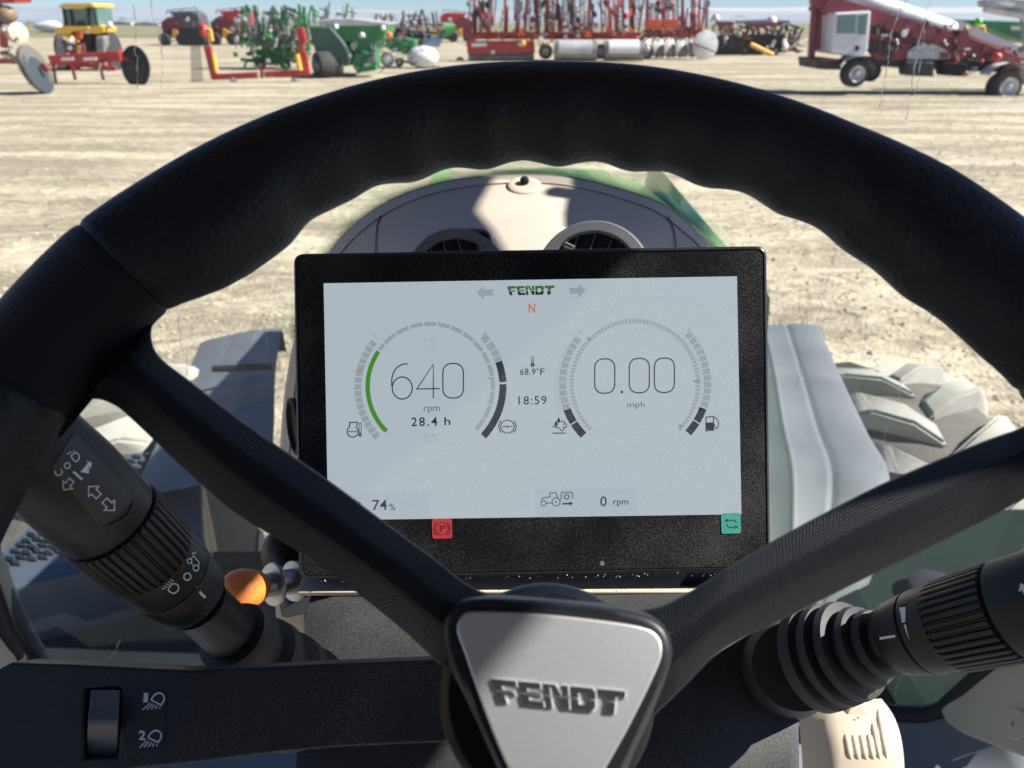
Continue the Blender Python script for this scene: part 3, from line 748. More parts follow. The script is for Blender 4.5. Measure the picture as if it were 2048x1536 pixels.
MB().tube([SP(x, y, .0006) for x, y in rr1 + [rr1[0]]], .0006, 6).build("edge_bead", mat("bead_black", (.02, .022, .026), .25), disp, smooth=60)
MB().prism([SP(x, y, .0008) for x, y in rrect([(596, 517), (1524, 501), (1532, 1131), (607, 1151)], 16)], FW * .003).build("cover_glass", M['glassb'], disp)
K = .37
def em(name, r, g, b, k=K):
    c = srgb(r, g, b); return flat(name, (c[0] * k, c[1] * k, c[2] * k))
panel = MB().add([SP(648, 567, .001), SP(1473, 553, .001), SP(1482, 1028, .001), SP(657, 1040, .001)], [(0, 1, 2, 3)]).build("screen_face", em("screen_grey_blue", 184, 196, 204), disp, recalc=False)
ink_d = em("screen_ink", 45, 48, 62); ink_g = em("screen_grey", 155, 168, 174); ink_m = em("screen_mid", 95, 105, 120); ink_o = em("screen_orange", 200, 110, 45); ink_gr = em("screen_green", 70, 145, 40)
ink_r = em("screen_red", 190, 40, 50); ink_t = em("screen_teal", 70, 170, 150); ink_w = em("screen_pale", 175, 195, 212); ink_lg = em("logo_green", 60, 110, 45); ink_dk = em("logo_dark_green", 25, 50, 30); ink_seg = em("screen_dark_segment", 50, 56, 62)
ink_box = em("screen_box", 179, 191, 201); ink_fa = em("screen_faint", 166, 181, 192)
def I(base=.0012): return Ink(lambda x, y, h: SP(x, y, base + h))
def sector(ink, cx, cy, r0, r1, a0, a1, rot=-.95):
    n = max(2, int(abs(a1 - a0) / 4)); pts = []
    for r, seq in ((r1, range(n + 1)), (r0, range(n, -1, -1))):
        for i in seq:
            a = rad(a0 + (a1 - a0) * i / n - rot * 0); pts.append((cx + r * math.cos(a), cy - r * math.sin(a)))
    ink.poly(pts)
SK = -.95
for q in ([(600, 990), (861, 983), (862, 1035), (658, 1039)], [(1070, 978), (1274, 974), (1275, 1029), (1071, 1033)]):
    i = I(.00108); i.poly(q); i.build("status_box", ink_box, disp)
i = I(); i.poly([(953, 586), (968, 573), (968, 580), (986, 580), (986, 592), (968, 592), (968, 600)]); i.poly([(1171, 581), (1156, 568), (1156, 576), (1139, 576), (1139, 588), (1156, 588), (1156, 597)]); i.build("turn_arrow", ink_g, disp)
for (lo, hi), mt_, nm in (((.0, .44), ink_dk, "maker_logo_lower"), ((.50, 1), ink_lg, "maker_logo_upper")):
    i = I()
    for q in logo_bands([(lo, hi)])[0]: i.poly([(1014 + 95 * x + 1.5 * (1 - y), 573 - 1.4 * x + 18 * (1 - y)) for x, y in q])
    i.build(nm, mt_, disp)
i = I(); i.text("N", 1057, 608, 1070, 626, SK, .01); i.build("gear_letter", ink_o, disp)
# tachometer
i = I()
bounds = [225 + 0, 145]
tk_angles = [143, 131, 119, 106.5, 92.5 + 0, 79, 66, 52.5, 39, 26, 12, -1, -15, -29, -43]
prev = 145
for a in (137, 123, 109, 96, 83.5, 71, 58.5, 46, 33.5, 21, 9, -4, -17, -30, -42.5):
    sector(i, 861, 773, 121, 129, a + .9, prev - .6); prev = a
for k in range(16):
    a0 = 140.5 + k * 5.2
    sector(i, 862, 775, 138, 152, a0 + .5, a0 + 4.7)
for a0, a1 in ((20.5, 24), (25, 29.5), (30.5, 36.5), (38, 43.5)): sector(i, 861, 773, 138, 153, a0, a1)
i.stroke([(755, 680), (747, 668)], 2); i.stroke([(966, 672), (972, 663)], 2); i.build("tachometer_ring", ink_g, disp)
i = I(); sector(i, 861, 773, 120.5, 129.5, 146, 225.5); i.build("rpm_arc", ink_gr, disp)
i = I(); sector(i, 861, 773, 138, 152, 3.6, 20); sector(i, 861, 773, 138, 152, -43, 1.8); i.build("air_pressure_bar", ink_seg, disp)
i = I(); i.stroke([(713, 740), (726, 742)], 2.2); i.build("temperature_mark", ink_o, disp)
i = I(); i.stroke([(975, 696), (987, 689)], 2.2); i.build("pressure_mark", ink_r, disp)
i = I(); i.stroke([(857, 644), (857, 651)], 1.6); i.stroke([(972, 723), (979, 721)], 1.6); i.stroke([(975, 757), (989, 755)], 1.6); i.stroke([(951, 855), (956, 860)], 1.4); i.build("rpm_tick", ink_m, disp)
i = I()
i.stroke(cat([(816, 728), (805, 729), (792, 738), (785, 754), (784, 772)], 6), 2.4); i.arc(805, 776, 20, 0, 360, 2.4, 36, ry=22)
i.stroke([(867, 796), (867, 729), (834, 778), (880, 777)], 2.4)
i.stroke(rrect([(886, 727), (927, 727), (927, 796), (886, 796)], 20, 10), 2.4, True); i.build("rpm_readout", ink_d, disp)
i = I(); i.text("rpm", 848, 813, 880, 827, SK); i.build("rpm_unit", ink_m, disp)
i = I(); i.text("28.4", 823, 834, 875, 852, SK, .012, 1.25); i.text("h", 889, 834, 901, 850, SK, .012); i.build("hour_meter", ink_d, disp)
i = I()
i.stroke([(866, 679), (870, 679)], 1.5); i.arc(859, 690, 11, 0, 360, 1.5); i.build("faint_symbol", ink_fa, disp); i = I(); i.text("TMS", 846, 868, 878, 880, SK); i.stroke([(848, 883), (876, 883)], 1.5); i.build("faint_text", ink_fa, disp)
# engine temperature symbol
i = I(); i.arc(706, 863, 11, 60, -240, 2.2); i.stroke([(700, 853), (700, 845), (715, 844), (715, 853)], 2.2); i.stroke(cat([(697, 864), (700, 862), (703, 864), (706, 862), (709, 864), (712, 862), (714, 864)], 3), 1.6)
i.stroke(rrect([(719, 846), (723, 846), (723, 866), (719, 866)], 2, 3), 1.4, True); i.arc(721, 870, 2.2, 0, 360, 2.4); i.build("engine_temperature_symbol", ink_d, disp)
i = I(); i.arc(1015, 853, 13, 0, 360, 1.8); i.arc(1015, 853, 17, 135, 225, 2); i.arc(1015, 853, 17, -45, 45, 2); i.stroke([(1006, 853), (1011, 853)], 2); i.stroke([(1019, 853), (1024, 853)], 2); i.arc(1015, 853, 1.4, 0, 360, 2); i.build("brake_pressure_symbol", ink_d, disp)
i = I(); i.stroke(rrect([(1063, 714), (1067, 714), (1067, 727), (1063, 727)], 1.9, 3), 1.3, True); i.arc(1065, 730, 2.5, 0, 360, 3); i.stroke([(1065, 722), (1065, 728)], 1.2); i.build("outside_temperature_symbol", ink_d, disp)
i = I(); i.text("68.9", 1040, 737, 1071, 750, SK, .005, 1.1); i.arc(1075, 739, 1.6, 0, 360, 1.1, 12); i.text("F", 1080, 737, 1089, 750, SK, .005); i.build("outside_temperature", ink_d, disp)
i = I(); i.text("18:59", 1037, 792, 1093, 809, SK, .004, 1.15); i.build("clock_time", ink_d, disp)
# speedometer
i = I()
n = 84
for k in range(n):
    a = -46 + k * 272 / n; sector(i, 1269, 768, 122, 130, a + .55, a + 2.75)
for k in range(11): a0 = 140.5 + k * 5.5; sector(i, 1269, 768, 137.5, 151.5, a0 + .5, a0 + 5.0)
for k in range(12): a0 = -19 + k * 5.3; sector(i, 1269, 768, 137.5, 151.5, a0 + .5, a0 + 4.8)
i.stroke([(1162, 668), (1155, 660)], 2); i.stroke([(1373, 663), (1379, 656)], 2); i.build("speedometer_ring", ink_g, disp)
i = I(); sector(i, 1269, 768, 137, 152, 200.5, 212); sector(i, 1269, 768, 137, 152, 213, 225); i.build("additive_level_bar", ink_seg, disp)
i = I(); sector(i, 1269, 768, 137, 152, -31, -19.5); sector(i, 1269, 768, 137, 152, -42.5, -32); i.build("fuel_level_bar", ink_seg, disp)
i = I(); i.stroke([(1175, 675), (1180, 681)], 2); i.stroke([(1359, 672), (1354, 678)], 2); i.stroke([(1385, 763), (1399, 762)], 1.6); i.stroke([(1357, 848), (1363, 855)], 1.4); i.build("speed_tick", ink_m, disp)
i = I()
for x in (1189, 1258, 1308): i.stroke(rrect([(x, 718 - (x - 1189) * .014), (x + 40, 717.5 - (x - 1189) * .014), (x + 40, 786 - (x - 1189) * .014), (x, 787 - (x - 1189) * .014)], 19.5, 10), 2.4, True)
i.arc(1243, 784, 1.3, 0, 360, 2.6, 10); i.build("speed_readout", ink_d, disp)
i = I(); i.text("mph", 1254, 803, 1289, 818, SK); i.build("speed_unit", ink_m, disp)
i = I()
for x0, y0 in ((1117, 842), (1112, 849)): i.poly([(x0, y0 - 8), (x0 + 3.4, y0 - 1), (x0 + 2.4, y0 + 2.6), (x0, y0 + 3.6), (x0 - 2.4, y0 + 2.6), (x0 - 3.4, y0 - 1)])
i.arc(1125, 846, 4, -60, 150, 1.8); i.arc(1129, 851, 4, -120, 90, 1.8); i.arc(1124, 857, 4, -170, 80, 1.8); i.stroke([(1104, 852), (1114, 855), (1120, 856)], 1.8)
i.stroke(cat([(1105, 867), (1108, 865), (1111, 867), (1114, 865), (1117, 867), (1120, 865), (1123, 867), (1126, 865), (1131, 867)], 3), 1.8); i.build("additive_symbol", ink_d, disp)
i = I(); i.stroke([(1411, 859), (1411, 834), (1426, 833), (1426, 859)], 2); i.poly([(1411, 845), (1426, 844.5), (1426, 859), (1411, 859.5)]); i.stroke([(1409, 861), (1428, 860)], 2.2); i.stroke(cat([(1427, 833), (1433, 838), (1436, 845), (1434, 856), (1430, 856), (1428, 850), (1427, 848)], 4), 1.8); i.build("fuel_symbol", ink_d, disp)
i = I(); i.text("74", 745, 999, 775, 1020, SK, .006); i.text("%", 779, 1007, 791, 1020, SK); i.stroke([(711, 997), (711, 1003), (720, 1004), (722, 1008)], 1.8); i.build("percent_readout", ink_d, disp)
i = I(); i.arc(1087, 1006, 5, 0, 360, 1.6); i.arc(1112, 1003, 8, 0, 360, 1.6); i.arc(1112, 1003, 1, 0, 360, 1.6, 8); i.stroke([(1092, 1006), (1104, 1005)], 1.6); i.stroke([(1084, 1000), (1084, 996), (1100, 993), (1100, 985), (1112, 985), (1115, 996), (1120, 999)], 1.6)
i.stroke([(1122, 1000), (1122, 987), (1124, 984), (1143, 984), (1145, 987), (1145, 998)], 1.6); i.arc(1133, 993, 4, 0, 360, 1.5)
for k in range(8): a = k * math.pi / 4; i.stroke([(1133 + 4.5 * math.cos(a), 993 + 4.5 * math.sin(a)), (1133 + 7 * math.cos(a), 993 + 7 * math.sin(a))], 1.4)
i.stroke([(1124, 1007), (1139, 1006.5)], 3.2); i.poly([(1139, 1002), (1146, 1006.5), (1139, 1011)]); i.build("power_take_off_symbol", ink_d, disp)
i = I(); i.text("0", 1200, 992, 1213, 1012, SK, .008); i.text("rpm", 1226, 1000, 1256, 1013, SK, .004); i.build("shaft_speed_readout", ink_d, disp)
i = I(); i.poly(rrect([(864, 1037), (904, 1036), (905, 1076), (865, 1077)], 5)); park = i.build("parking_brake_tile", ink_r, disp)
bl = em("tile_ink", 60, 12, 18); i = I(.0014); i.arc(884.5, 1056.5, 12.5, 0, 360, 1.5); i.arc(884.5, 1056.5, 16, 130, 230, 1.8); i.arc(884.5, 1056.5, 16, -50, 50, 1.8); i.text("P", 880.5, 1050, 890, 1063, SK, .02); i.build("parking_brake_symbol", bl, park)
i = I(); i.poly(rrect([(1441, 1026), (1480, 1025), (1481, 1066), (1442, 1067)], 5)); swp = i.build("swap_tile", ink_t, disp)
i = I(.0014); i.stroke([(1450, 1040), (1468, 1040), (1471, 1043), (1471, 1045)], 2); i.poly([(1454, 1036), (1448, 1040), (1454, 1044)]); i.stroke([(1453, 1047), (1453, 1051), (1456, 1054), (1470, 1053.5)], 2); i.poly([(1469, 1049.5), (1475, 1053.5), (1469, 1057.5)]); i.build("swap_symbol", em("tile_ink2", 30, 60, 62), swp)
i = I(.0009); i.arc(1204, 1126, 2.5, 0, 360, 5, 16); i.build("light_sensor", M['ventg'], disp)
i = I(.0016); i.arc(1413, 640, 3.5, 0, 360, 2, 14, ry=5); i.stroke([(1168, 768), (1178, 777)], .9); i.stroke([(1430, 607), (1431, 613)], 1); i.build("scratch", em("scratch_pale", 185, 195, 185), disp)

# ------------------------------------------------------------------ steering wheel
sw = thing("steering_wheel", "black leather steering wheel with finger grips and a brushed triangular hub plate", "steering wheel", cv(.01327, .09213, .2234))
WT = .2987; WC = cv(.0594 * .2234, .4124 * .2234, .2234)
W1, W2, W3 = RT, DN * -math.cos(WT) + FW * math.sin(WT), DN * -math.sin(WT) - FW * math.cos(WT)
def WP(px, py, h=0.0):
    d = dr(px, py); o = WC + W3 * h; return EYE + d * ((o - EYE).dot(W3) / d.dot(W3))
tin = [(0, 0), (33.1, .0030), (36.7, .0014), (40.9, .0009), (45.3, -.0005), (49.9, -.0009), (54.3, .0017), (58.3, .0033), (63.1, .0031), (66.1, .0047), (67.6, .0050), (69.1, .0047), (71.1, .0034), (73.3, .0029), (74.8, .0038), (76.3, .0047), (78.4, .0040), (80.6, .0030), (82.0, .0033), (83.5, .0046), (85.3, .0044), (87.0, .0036), (88.7, .0023), (90.6, .0031), (92.7, .0043), (94.6, .0041), (96.8, .0027), (98.5, .0030), (100.6, .0043), (102.2, .0042), (104, .0032), (105.8, .0028), (107.7, .0035), (109.8, .0044), (111.9, .0034), (114.4, .0028), (116.1, .0013), (118.7, -.0005), (121.6, -.0040), (124.6, -.0061), (127.3, -.0066), (130.5, -.0055), (133.2, -.0026), (135.9, .0010), (142, .0012), (152.4, .0019), (160, 0), (360, 0)]
tout = [(0, 0), (43.6, .0026), (51.1, .0023), (60.8, -.0006), (70.5, -.001), (80.1, -.0015), (88.8, -.0024), (99.4, -.0016), (109.1, -.0011), (118.9, -.0005), (129.1, .0001), (138, .0017), (145.6, .0004), (360, 0)]
def lut(t, x):
    x %= 360
    for (a, b), (c_, d) in zip(t, t[1:]):
        if a <= x <= c_: return b + (d - b) * (x - a) / (c_ - a)
    return 0
def sm(t, x): return sum(lut(t, x + d) for d in (-.5, -.25, 0, .25, .5)) / 5
WR, Wr = .2, .0201
def rim_part(a0, a1, name, m, extra=0.0, n=None):
    n = n or int(abs(a1 - a0) * 2.2); rws = []
    for i in range(n + 1):
        ph = a0 + (a1 - a0) * i / n; di, do = sm(tin, ph), sm(tout, ph)
        if 40 < ph < 126: di += .0009 * math.cos(2 * math.pi * (ph - 92.7) / 8.45) * min(1, (ph - 40) / 8, (126 - ph) / 8)
        rr_ = W1 * math.cos(rad(ph)) + W2 * math.sin(rad(ph)); Q = WC + rr_ * WR; row = []
        e = min(i, n - i) / max(1, n) * (abs(a1 - a0)); lip = -.0008 * max(0, 1 - e / .8) ** 2
        for k in range(40):
            ps = 2 * math.pi * k / 40; c_ = math.cos(ps)
            r = Wr + extra + lip
            if c_ < 0: r -= di * (-c_) ** 1.3
            else: r += do * c_ ** 1.3
            row.append(Q + rr_ * c_ * r + W3 * math.sin(ps) * r * .96)
        rws.append(row)
    mb = MB().grid(rws, True); nv = len(mb.v); mb.f += [tuple(range(39, -1, -1)), tuple(range(nv - 40, nv))]
    o = mb.build(name, m, sw, smooth=45)
    uv = o.data.uv_layers.new(name="UVMap")
    for lp in o.data.loops:
        v = lp.vertex_index; uv.data[lp.index].uv = ((v // 40) / n * abs(a1 - a0) * .106, (v % 40) / 40 * 3.8)
    return o
rim_part(31.5, 136.6, "rim_grip", M['leather'])
rim_part(136.6, 151.5, "rim_cap", M['softp'], -.0003)
rim_part(151.5, 255, "rim_grip", M['leather'])
rim_part(255, 285, "rim_cap", M['softp'], -.0003)
rim_part(285, 378, "rim_grip", M['leather'])
rim_part(378, 391.5, "rim_cap", M['softp'], -.0003)
def spoke(up, lo, hts, n=6):
    A, B = cat(up, n), cat(lo, n); Hh = cat([(h,) for h in hts], n); rws = []
    prof = [(.5, -.016), (.08, -.010), (0, -.003), (.02, -.0005), (.33, .0090), (.38, .0098), (.60, .0090), (.66, .0080), (.98, -.004), (1, -.007), (.92, -.012)]
    for a, b, (h,) in zip(A, B, Hh):
        row = []
        for t, dh in prof:
            hh = h + dh; row.append(WP(a[0] + (b[0] - a[0]) * t, a[1] + (b[1] - a[1]) * t, hh))
        rws.append(row)
    o = MB().grid(rws, True).build("spoke", M['softp'], sw, smooth=22)
    uv = o.data.uv_layers.new(name="UVMap"); npf = len(prof); pc = [0, 1.2, 1.6, 1.7, 3.0, 3.2, 4.4, 4.6, 6, 6.3, 6.6]
    cum = [0.0]
    for a_, b_ in zip(rws, rws[1:]): cum.append(cum[-1] + ((a_[4] + a_[6]) / 2 - (b_[4] + b_[6]) / 2).length / .033)
    for lp in o.data.loops:
        v = lp.vertex_index; uv.data[lp.index].uv = (cum[v // npf], pc[v % npf] / 6.6 * 1.2)
    return o
spoke([(215, 560), (330, 606), (309, 640), (303, 676), (320, 714), (380, 762), (500, 853), (654, 958), (760, 1037), (870, 1118), (930, 1165), (1000, 1200)],
      [(0, 800), (112, 876), (138, 832), (180, 799), (228, 810), (276, 850), (380, 948), (474, 1028), (600, 1105), (683, 1162), (800, 1255), (880, 1330)],
      [-.013, -.011, -.007, -.003, 0, 0, 0, 0, 0, 0, -.003, -.007])
spoke([(2260, 700), (2160, 790), (2048, 852), (1960, 885), (1780, 960), (1660, 1020), (1545, 1082), (1440, 1145), (1340, 1205), (1270, 1222)],
      [(2260, 960), (2160, 940), (2048, 998), (1960, 1045), (1740, 1152), (1644, 1200), (1560, 1242), (1448, 1297), (1370, 1372), (1310, 1430)],
      [-.01, -.006, 0, 0, 0, 0, 0, 0, -.003, -.007])
sp3 = spoke([(990, 1450), (1010, 1540), (1020, 1700), (1020, 1900), (1000, 2300), (900, 2600)], [(1240, 1450), (1220, 1540), (1200, 1700), (1190, 1900), (1200, 2300), (1300, 2600)], [-.006] * 6)
def wpoly(pts, h, n=5): return [WP(x, y, h) for x, y in cat(pts, n, True)]
# hub: round collar, rounded triangular surround, brushed plate
hc = WP(1094, 1388, -.018); rh = (WP(1310, 1400, -.018) - hc).length
MB().lathe(hc - W3 * .03, W3, [(0, rh * .9), (.02, rh), (.030, rh), (.034, rh * .97), (.036, rh * .9), (.036, 0)], 64).build("hub_collar", M['softp'], sw, smooth=40)
SUR = [(903, 1330), (888, 1270), (898, 1220), (945, 1196), (1100, 1201), (1250, 1219), (1318, 1243), (1343, 1285), (1338, 1335), (1295, 1435), (1245, 1545), (1190, 1660), (1130, 1705), (1075, 1670), (1010, 1560), (950, 1430)]
PLA = [(930, 1310), (914, 1262), (922, 1234), (950, 1223), (1070, 1227), (1200, 1240), (1285, 1254), (1316, 1272), (1325, 1302), (1312, 1345), (1258, 1455), (1205, 1550), (1150, 1655), (1118, 1675), (1084, 1655), (1020, 1545), (970, 1425)]
s0 = cat(SUR, 5, True); cenp = (1115, 1400)
def sc_(p, k): return (cenp[0] + (p[0] - cenp[0]) * k, cenp[1] + (p[1] - cenp[1]) * k)
mb = MB().grid([[WP(*sc_(p, 1.03), -.012) for p in s0], [WP(*sc_(p, 1.01), .0) for p in s0], [WP(*p, .007) for p in s0], [WP(*sc_(p, .985), .0095) for p in s0], [WP(*sc_(p, .955), .0105) for p in s0], [WP(*sc_(p, .90), .0102) for p in s0], [WP(*sc_(p, .3), .009) for p in s0]], True)
mb.build("hub_surround", M['capp'], sw, smooth=60)
plate = MB().prism(wpoly(PLA, .0118), W3 * -.003).build("hub_plate", M['alu'], sw, bevel=.0006, smooth=40)
def LP_(x, y): return (983 + 269 * x + 5 * (1 - y), 1357 + 25.5 * x + 48 * (1 - y))
mb = MB(); mk = Ink(lambda x, y, h: WP(x, y, .01266 + h * .2))
for bd in logo_bands([(0, .465), (.535, 1)]):
    for q in bd:
        mb.prism([WP(LP_(x, y)[0] + 1.7, LP_(x, y)[1] + .4, .0126) for x, y in q], W3 * -.0012)
        mk.poly([LP_(x, y) for x, y in q])
lg = mb.build("hub_lettering", mat("letter_edge_highlight", (.88, .89, .9), .35, metal=.2), plate)  # near-white bodies offset to the right paint a highlight along the letters
mk.build("hub_lettering_face", M['dark'], plate)

# ------------------------------------------------------------------ stalks
def ax_pt(p, z): return pz(p[0], p[1], z)
def stalk(name, label, base, tip, prof_px, knurl, boot, group):
    root = thing(name, label, "control stalk", ax_pt(*base), group)
    return root
# left: base at the column, tip towards the rim
def frame_along(a, b):
    d = (b - a); L = d.length; return d / L, L
def px_r(px_w, p): # radius in metres of something px_w photo pixels wide at place p
    return px_w / 2 / FP * (p - EYE).dot(FW)
def make_stalk(root, keys, knurl_i, print_fn=None, ribs=38):
    """keys: (px, py, depth, width_px, segment name) along the axis"""
    P = [(pz(x, y, z), px_r(w, pz(x, y, z))) for x, y, z, w, s in keys]
    segs = {}; order = []
    for (p, r), k in zip(P, keys):
        if k[4] not in segs: segs[k[4]] = []; order.append(k[4])
        segs[k[4]].append((p, r))
    objs = {}
    a0, a1 = P[0][0], P[-1][0]; ax = (a1 - a0).normalized()
    for s in order:
        pr = [((p - a0).dot(ax), r) for p, r in segs[s]]
        mb = MB(); nn_ = 48
        if s == "knurled_ring":
            nn_ = ribs * 6; mb.lathe(a0, ax, pr, nn_, rib=[1.0, 1.006, 1.006, 1.0, .945, .945])
        else: mb.lathe(a0, ax, pr, nn_)
        m = M['rubber'] if s == "rubber_boot" else M['stalkp']
        objs[s] = mb.build(s, m, root, smooth=32 if s != "knurled_ring" else 25)
    return objs
ls = thing("left_stalk", "black control stalk left of the column printed with headlamp and arrow symbols", "control stalk", pz(560, 1300, .43))
def lerpk(a, b, t): return tuple(a[i] + (b[i] - a[i]) * t for i in range(3))
B0, T0 = (640, 1395, .440), (40, 830, .300)
B0 = (612, 1408, .445)
def on(t): # straight axis through the measured centres (226,1046) and (459,1265)
    return (226 + (459 - 226) * t, 1046 + (1265 - 1046) * t, .345 + (.405 - .345) * t)
def kk(t, w, s): return (*on(t), w, s)
lo = make_stalk(ls, [kk(1.62, 205, "rubber_boot"), kk(1.55, 205, "rubber_boot"), kk(1.5, 168, "rubber_boot"), kk(1.46, 172, "rubber_boot"), kk(1.4, 196, "rubber_boot"), kk(1.34, 190, "rubber_boot"), kk(1.3, 150, "rubber_boot"), kk(1.26, 150, "rubber_boot"), kk(1.2, 178, "rubber_boot"), kk(1.14, 170, "rubber_boot"), kk(1.11, 128, "rubber_boot"), kk(1.08, 128, "rubber_boot"), kk(1.03, 150, "rubber_boot"), kk(0.94, 148, "rubber_boot"), kk(0.91, 138, "rubber_boot"), kk(0.9, 100, "rubber_boot"),
    kk(0.96, 104, "neck"), kk(0.62, 106, "neck"), kk(0.6, 114, "neck"),
    kk(0.55, 60, "collar"), kk(0.545, 132, "collar"), kk(0.525, 145, "collar"), kk(0.365, 163, "collar"), kk(0.35, 160, "collar"), kk(0.345, 120, "collar"),
    kk(0.345, 120, "symbol_ring"), kk(0.342, 162, "symbol_ring"), kk(0.325, 166, "symbol_ring"), kk(0.175, 172, "symbol_ring"), kk(0.17, 130, "symbol_ring"),
    kk(0.175, 130, "knurled_ring"), kk(0.17, 176, "knurled_ring"), kk(0.145, 181, "knurled_ring"), kk(-0.125, 197, "knurled_ring"), kk(-0.155, 193, "knurled_ring"), kk(-0.16, 150, "knurled_ring"),
    kk(-0.155, 150, "handle"), kk(-0.167, 184, "handle"), kk(-0.185, 192, "handle"), kk(-0.505, 206, "handle"), kk(-0.775, 204, "handle"), kk(-0.955, 190, "handle"), kk(-1.075, 150, "handle"), kk(-1.115, 80, "handle"), kk(-1.12, 1, "handle")], None)
fh = surf(bvh_of(lo["handle"])); fs_ = surf(bvh_of(lo["symbol_ring"])); fc = surf(bvh_of(lo["collar"]))
def onh(f): return Ink(lambda x, y, h: f(x, y, h * .3 + .00014))
# printed plate and symbols
i = onh(fh)
def arrow_out(i, cx, cy, s, rot, w=2.2):
    pts = [(-1, 0), (-.1, -.9), (-.1, -.42), (.75, -.42), (.75, .42), (-.1, .42), (-.1, .9)]
    c, q = math.cos(rad(rot)), math.sin(rad(rot)); i.stroke([(cx + s * (x * c - y * q), cy + s * (x * q + y * c)) for x, y in pts], w, True)
arrow_out(i, 188, 984, 16, 45); arrow_out(i, 217, 1009, 16, 225)
arrow_out(i, 136, 968, 14, -52, 1.8)
i.stroke([(146, 943), (164, 959)], 4)
i.poly([(160, 944), (175, 926), (171, 922), (182, 925), (182, 936), (178, 932), (177, 947)])
i.arc(134, 931, 5.5, 0, 360, 2)
i.stroke(cat([(141, 912), (150, 905), (157, 911), (156, 919), (149, 923), (141, 912)], 4), 2.2)
for k in range(5): i.stroke([(133 + k * 3.4, 909 - k * 2.2), (138 + k * 2.6 - 1, 901 - k * 0.4 + 4)], 1.5)
i.stroke(cat([(109, 941), (112, 949), (119, 950), (124, 944), (121, 937)], 4), 1.8)
i.build("printed_symbols", M['white'], lo["handle"])
i = onh(fs_)
i.arc(374, 1153, 7, 0, 360, 2.4)
i.stroke(cat([(336, 1178), (345, 1167), (355, 1170), (356, 1180), (347, 1186), (338, 1182)], 4) + [(336, 1178)], 2.4)
for k in range(5): i.stroke([(323 + k * 4.4, 1175 - k * 4.0), (330 + k * 4.2, 1178 - k * 4.0)], 1.7)
i.arc(378, 1122, 4.6, 0, 360, 1.8); i.arc(391, 1136, 5.6, 0, 360, 1.8); i.stroke([(381, 1117), (387, 1112), (391, 1118), (397, 1125), (396, 1132)], 1.8); i.stroke([(382, 1127), (386, 1131)], 1.8)
for k in range(3): i.stroke([(383 + k * 3, 1110 - k), (385 + k * 3, 1105 - k)], 1.3)
i.build("printed_symbols", M['white'], lo["symbol_ring"])
i = onh(fc); i.stroke([(393, 1174), (401, 1186), (410, 1195)], 5); i.build("index_mark", M['white'], lo["collar"])
# recessed label field on the handle
q00, q10, q01, q11 = (104, 935), (150, 862), (203, 1058), (270, 998)
rws = [[fh(*[(q00[c] * (1 - u) + q10[c] * u) * (1 - v) + (q01[c] * (1 - u) + q11[c] * u) * v for c in (0, 1)], .00004) for u in [k / 14 for k in range(15)]] for v in [k / 14 for k in range(15)]]
MB().grid(rws).build("label_field", mat("label_field_grey", (.022, .028, .034), .5), lo["handle"], smooth=180)
i = Ink(lambda x, y, h: fh(x, y, .0004 + h)); i.stroke(cat([(264, 998), (266, 1012), (250, 1036), (222, 1050), (204, 1054)], 4), 4.5); i.build("thumb_ridge", M['capp'], lo["handle"])

rs = thing("right_stalk", "black control stalk right of the column with stepped white wedge marking", "control stalk", pz(1600, 1330, .43))
def on2(t): # through (1600,1325) and (1875,1257)
    t += .15; return (1600 + 275 * t, 1325 - 68 * t, .425 - .05 * t)
def k2(t, w, s): return (*on2(t), w, s)
ro = make_stalk(rs, [k2(-0.0416, 204, "rubber_boot"), k2(0.0448, 204, "rubber_boot"), k2(0.0664, 176, "rubber_boot"), k2(0.088, 176, "rubber_boot"), k2(0.1168, 200, "rubber_boot"), k2(0.1672, 197, "rubber_boot"), k2(0.1888, 163, "rubber_boot"), k2(0.2104, 163, "rubber_boot"), k2(0.2392, 193, "rubber_boot"), k2(0.2896, 186, "rubber_boot"), k2(0.3112, 139, "rubber_boot"), k2(0.3328, 139, "rubber_boot"), k2(0.3616, 159, "rubber_boot"), k2(0.4048, 152, "rubber_boot"), k2(0.4264, 120, "rubber_boot"), k2(0.4408, 124, "rubber_boot"), k2(0.4624, 134, "rubber_boot"), k2(0.5056, 126, "rubber_boot"), k2(0.52, 90, "rubber_boot"),
    k2(0.46, 96, "neck"), k2(0.62, 98, "neck"), k2(0.64, 102, "neck"),
    k2(0.6, 60, "collar"), k2(0.605, 126, "collar"), k2(0.63, 138, "collar"), k2(0.72, 150, "collar"), k2(0.82, 160, "collar"), k2(0.83, 156, "collar"), k2(0.832, 110, "collar"),
    k2(0.835, 110, "symbol_ring"), k2(0.84, 160, "symbol_ring"), k2(0.86, 164, "symbol_ring"), k2(1.02, 168, "symbol_ring"), k2(1.025, 120, "symbol_ring"),
    k2(1.02, 120, "knurled_ring"), k2(1.025, 172, "knurled_ring"), k2(1.05, 178, "knurled_ring"), k2(1.46, 196, "knurled_ring"), k2(1.475, 190, "knurled_ring"), k2(1.48, 150, "knurled_ring"),
    k2(1.475, 150, "handle"), k2(1.485, 190, "handle"), k2(1.5, 198, "handle"), k2(1.9, 212, "handle"), k2(2.3, 200, "handle"), k2(2.4, 120, "handle"), k2(2.41, 1, "handle")], None)
MB().tube([pz(1592, 1332, .42), pz(1580, 1337, .45), pz(1562, 1342, .50)], [px_r(168, pz(1592, 1332, .42)), px_r(180, pz(1580, 1337, .45)), px_r(186, pz(1562, 1342, .50))], 40).build("boot_base", M['rubber'], rs, smooth=50)
f2 = surf(bvh_of(ro["symbol_ring"])); f3 = surf(bvh_of(ro["collar"])); f4 = surf(bvh_of(ro["handle"]))
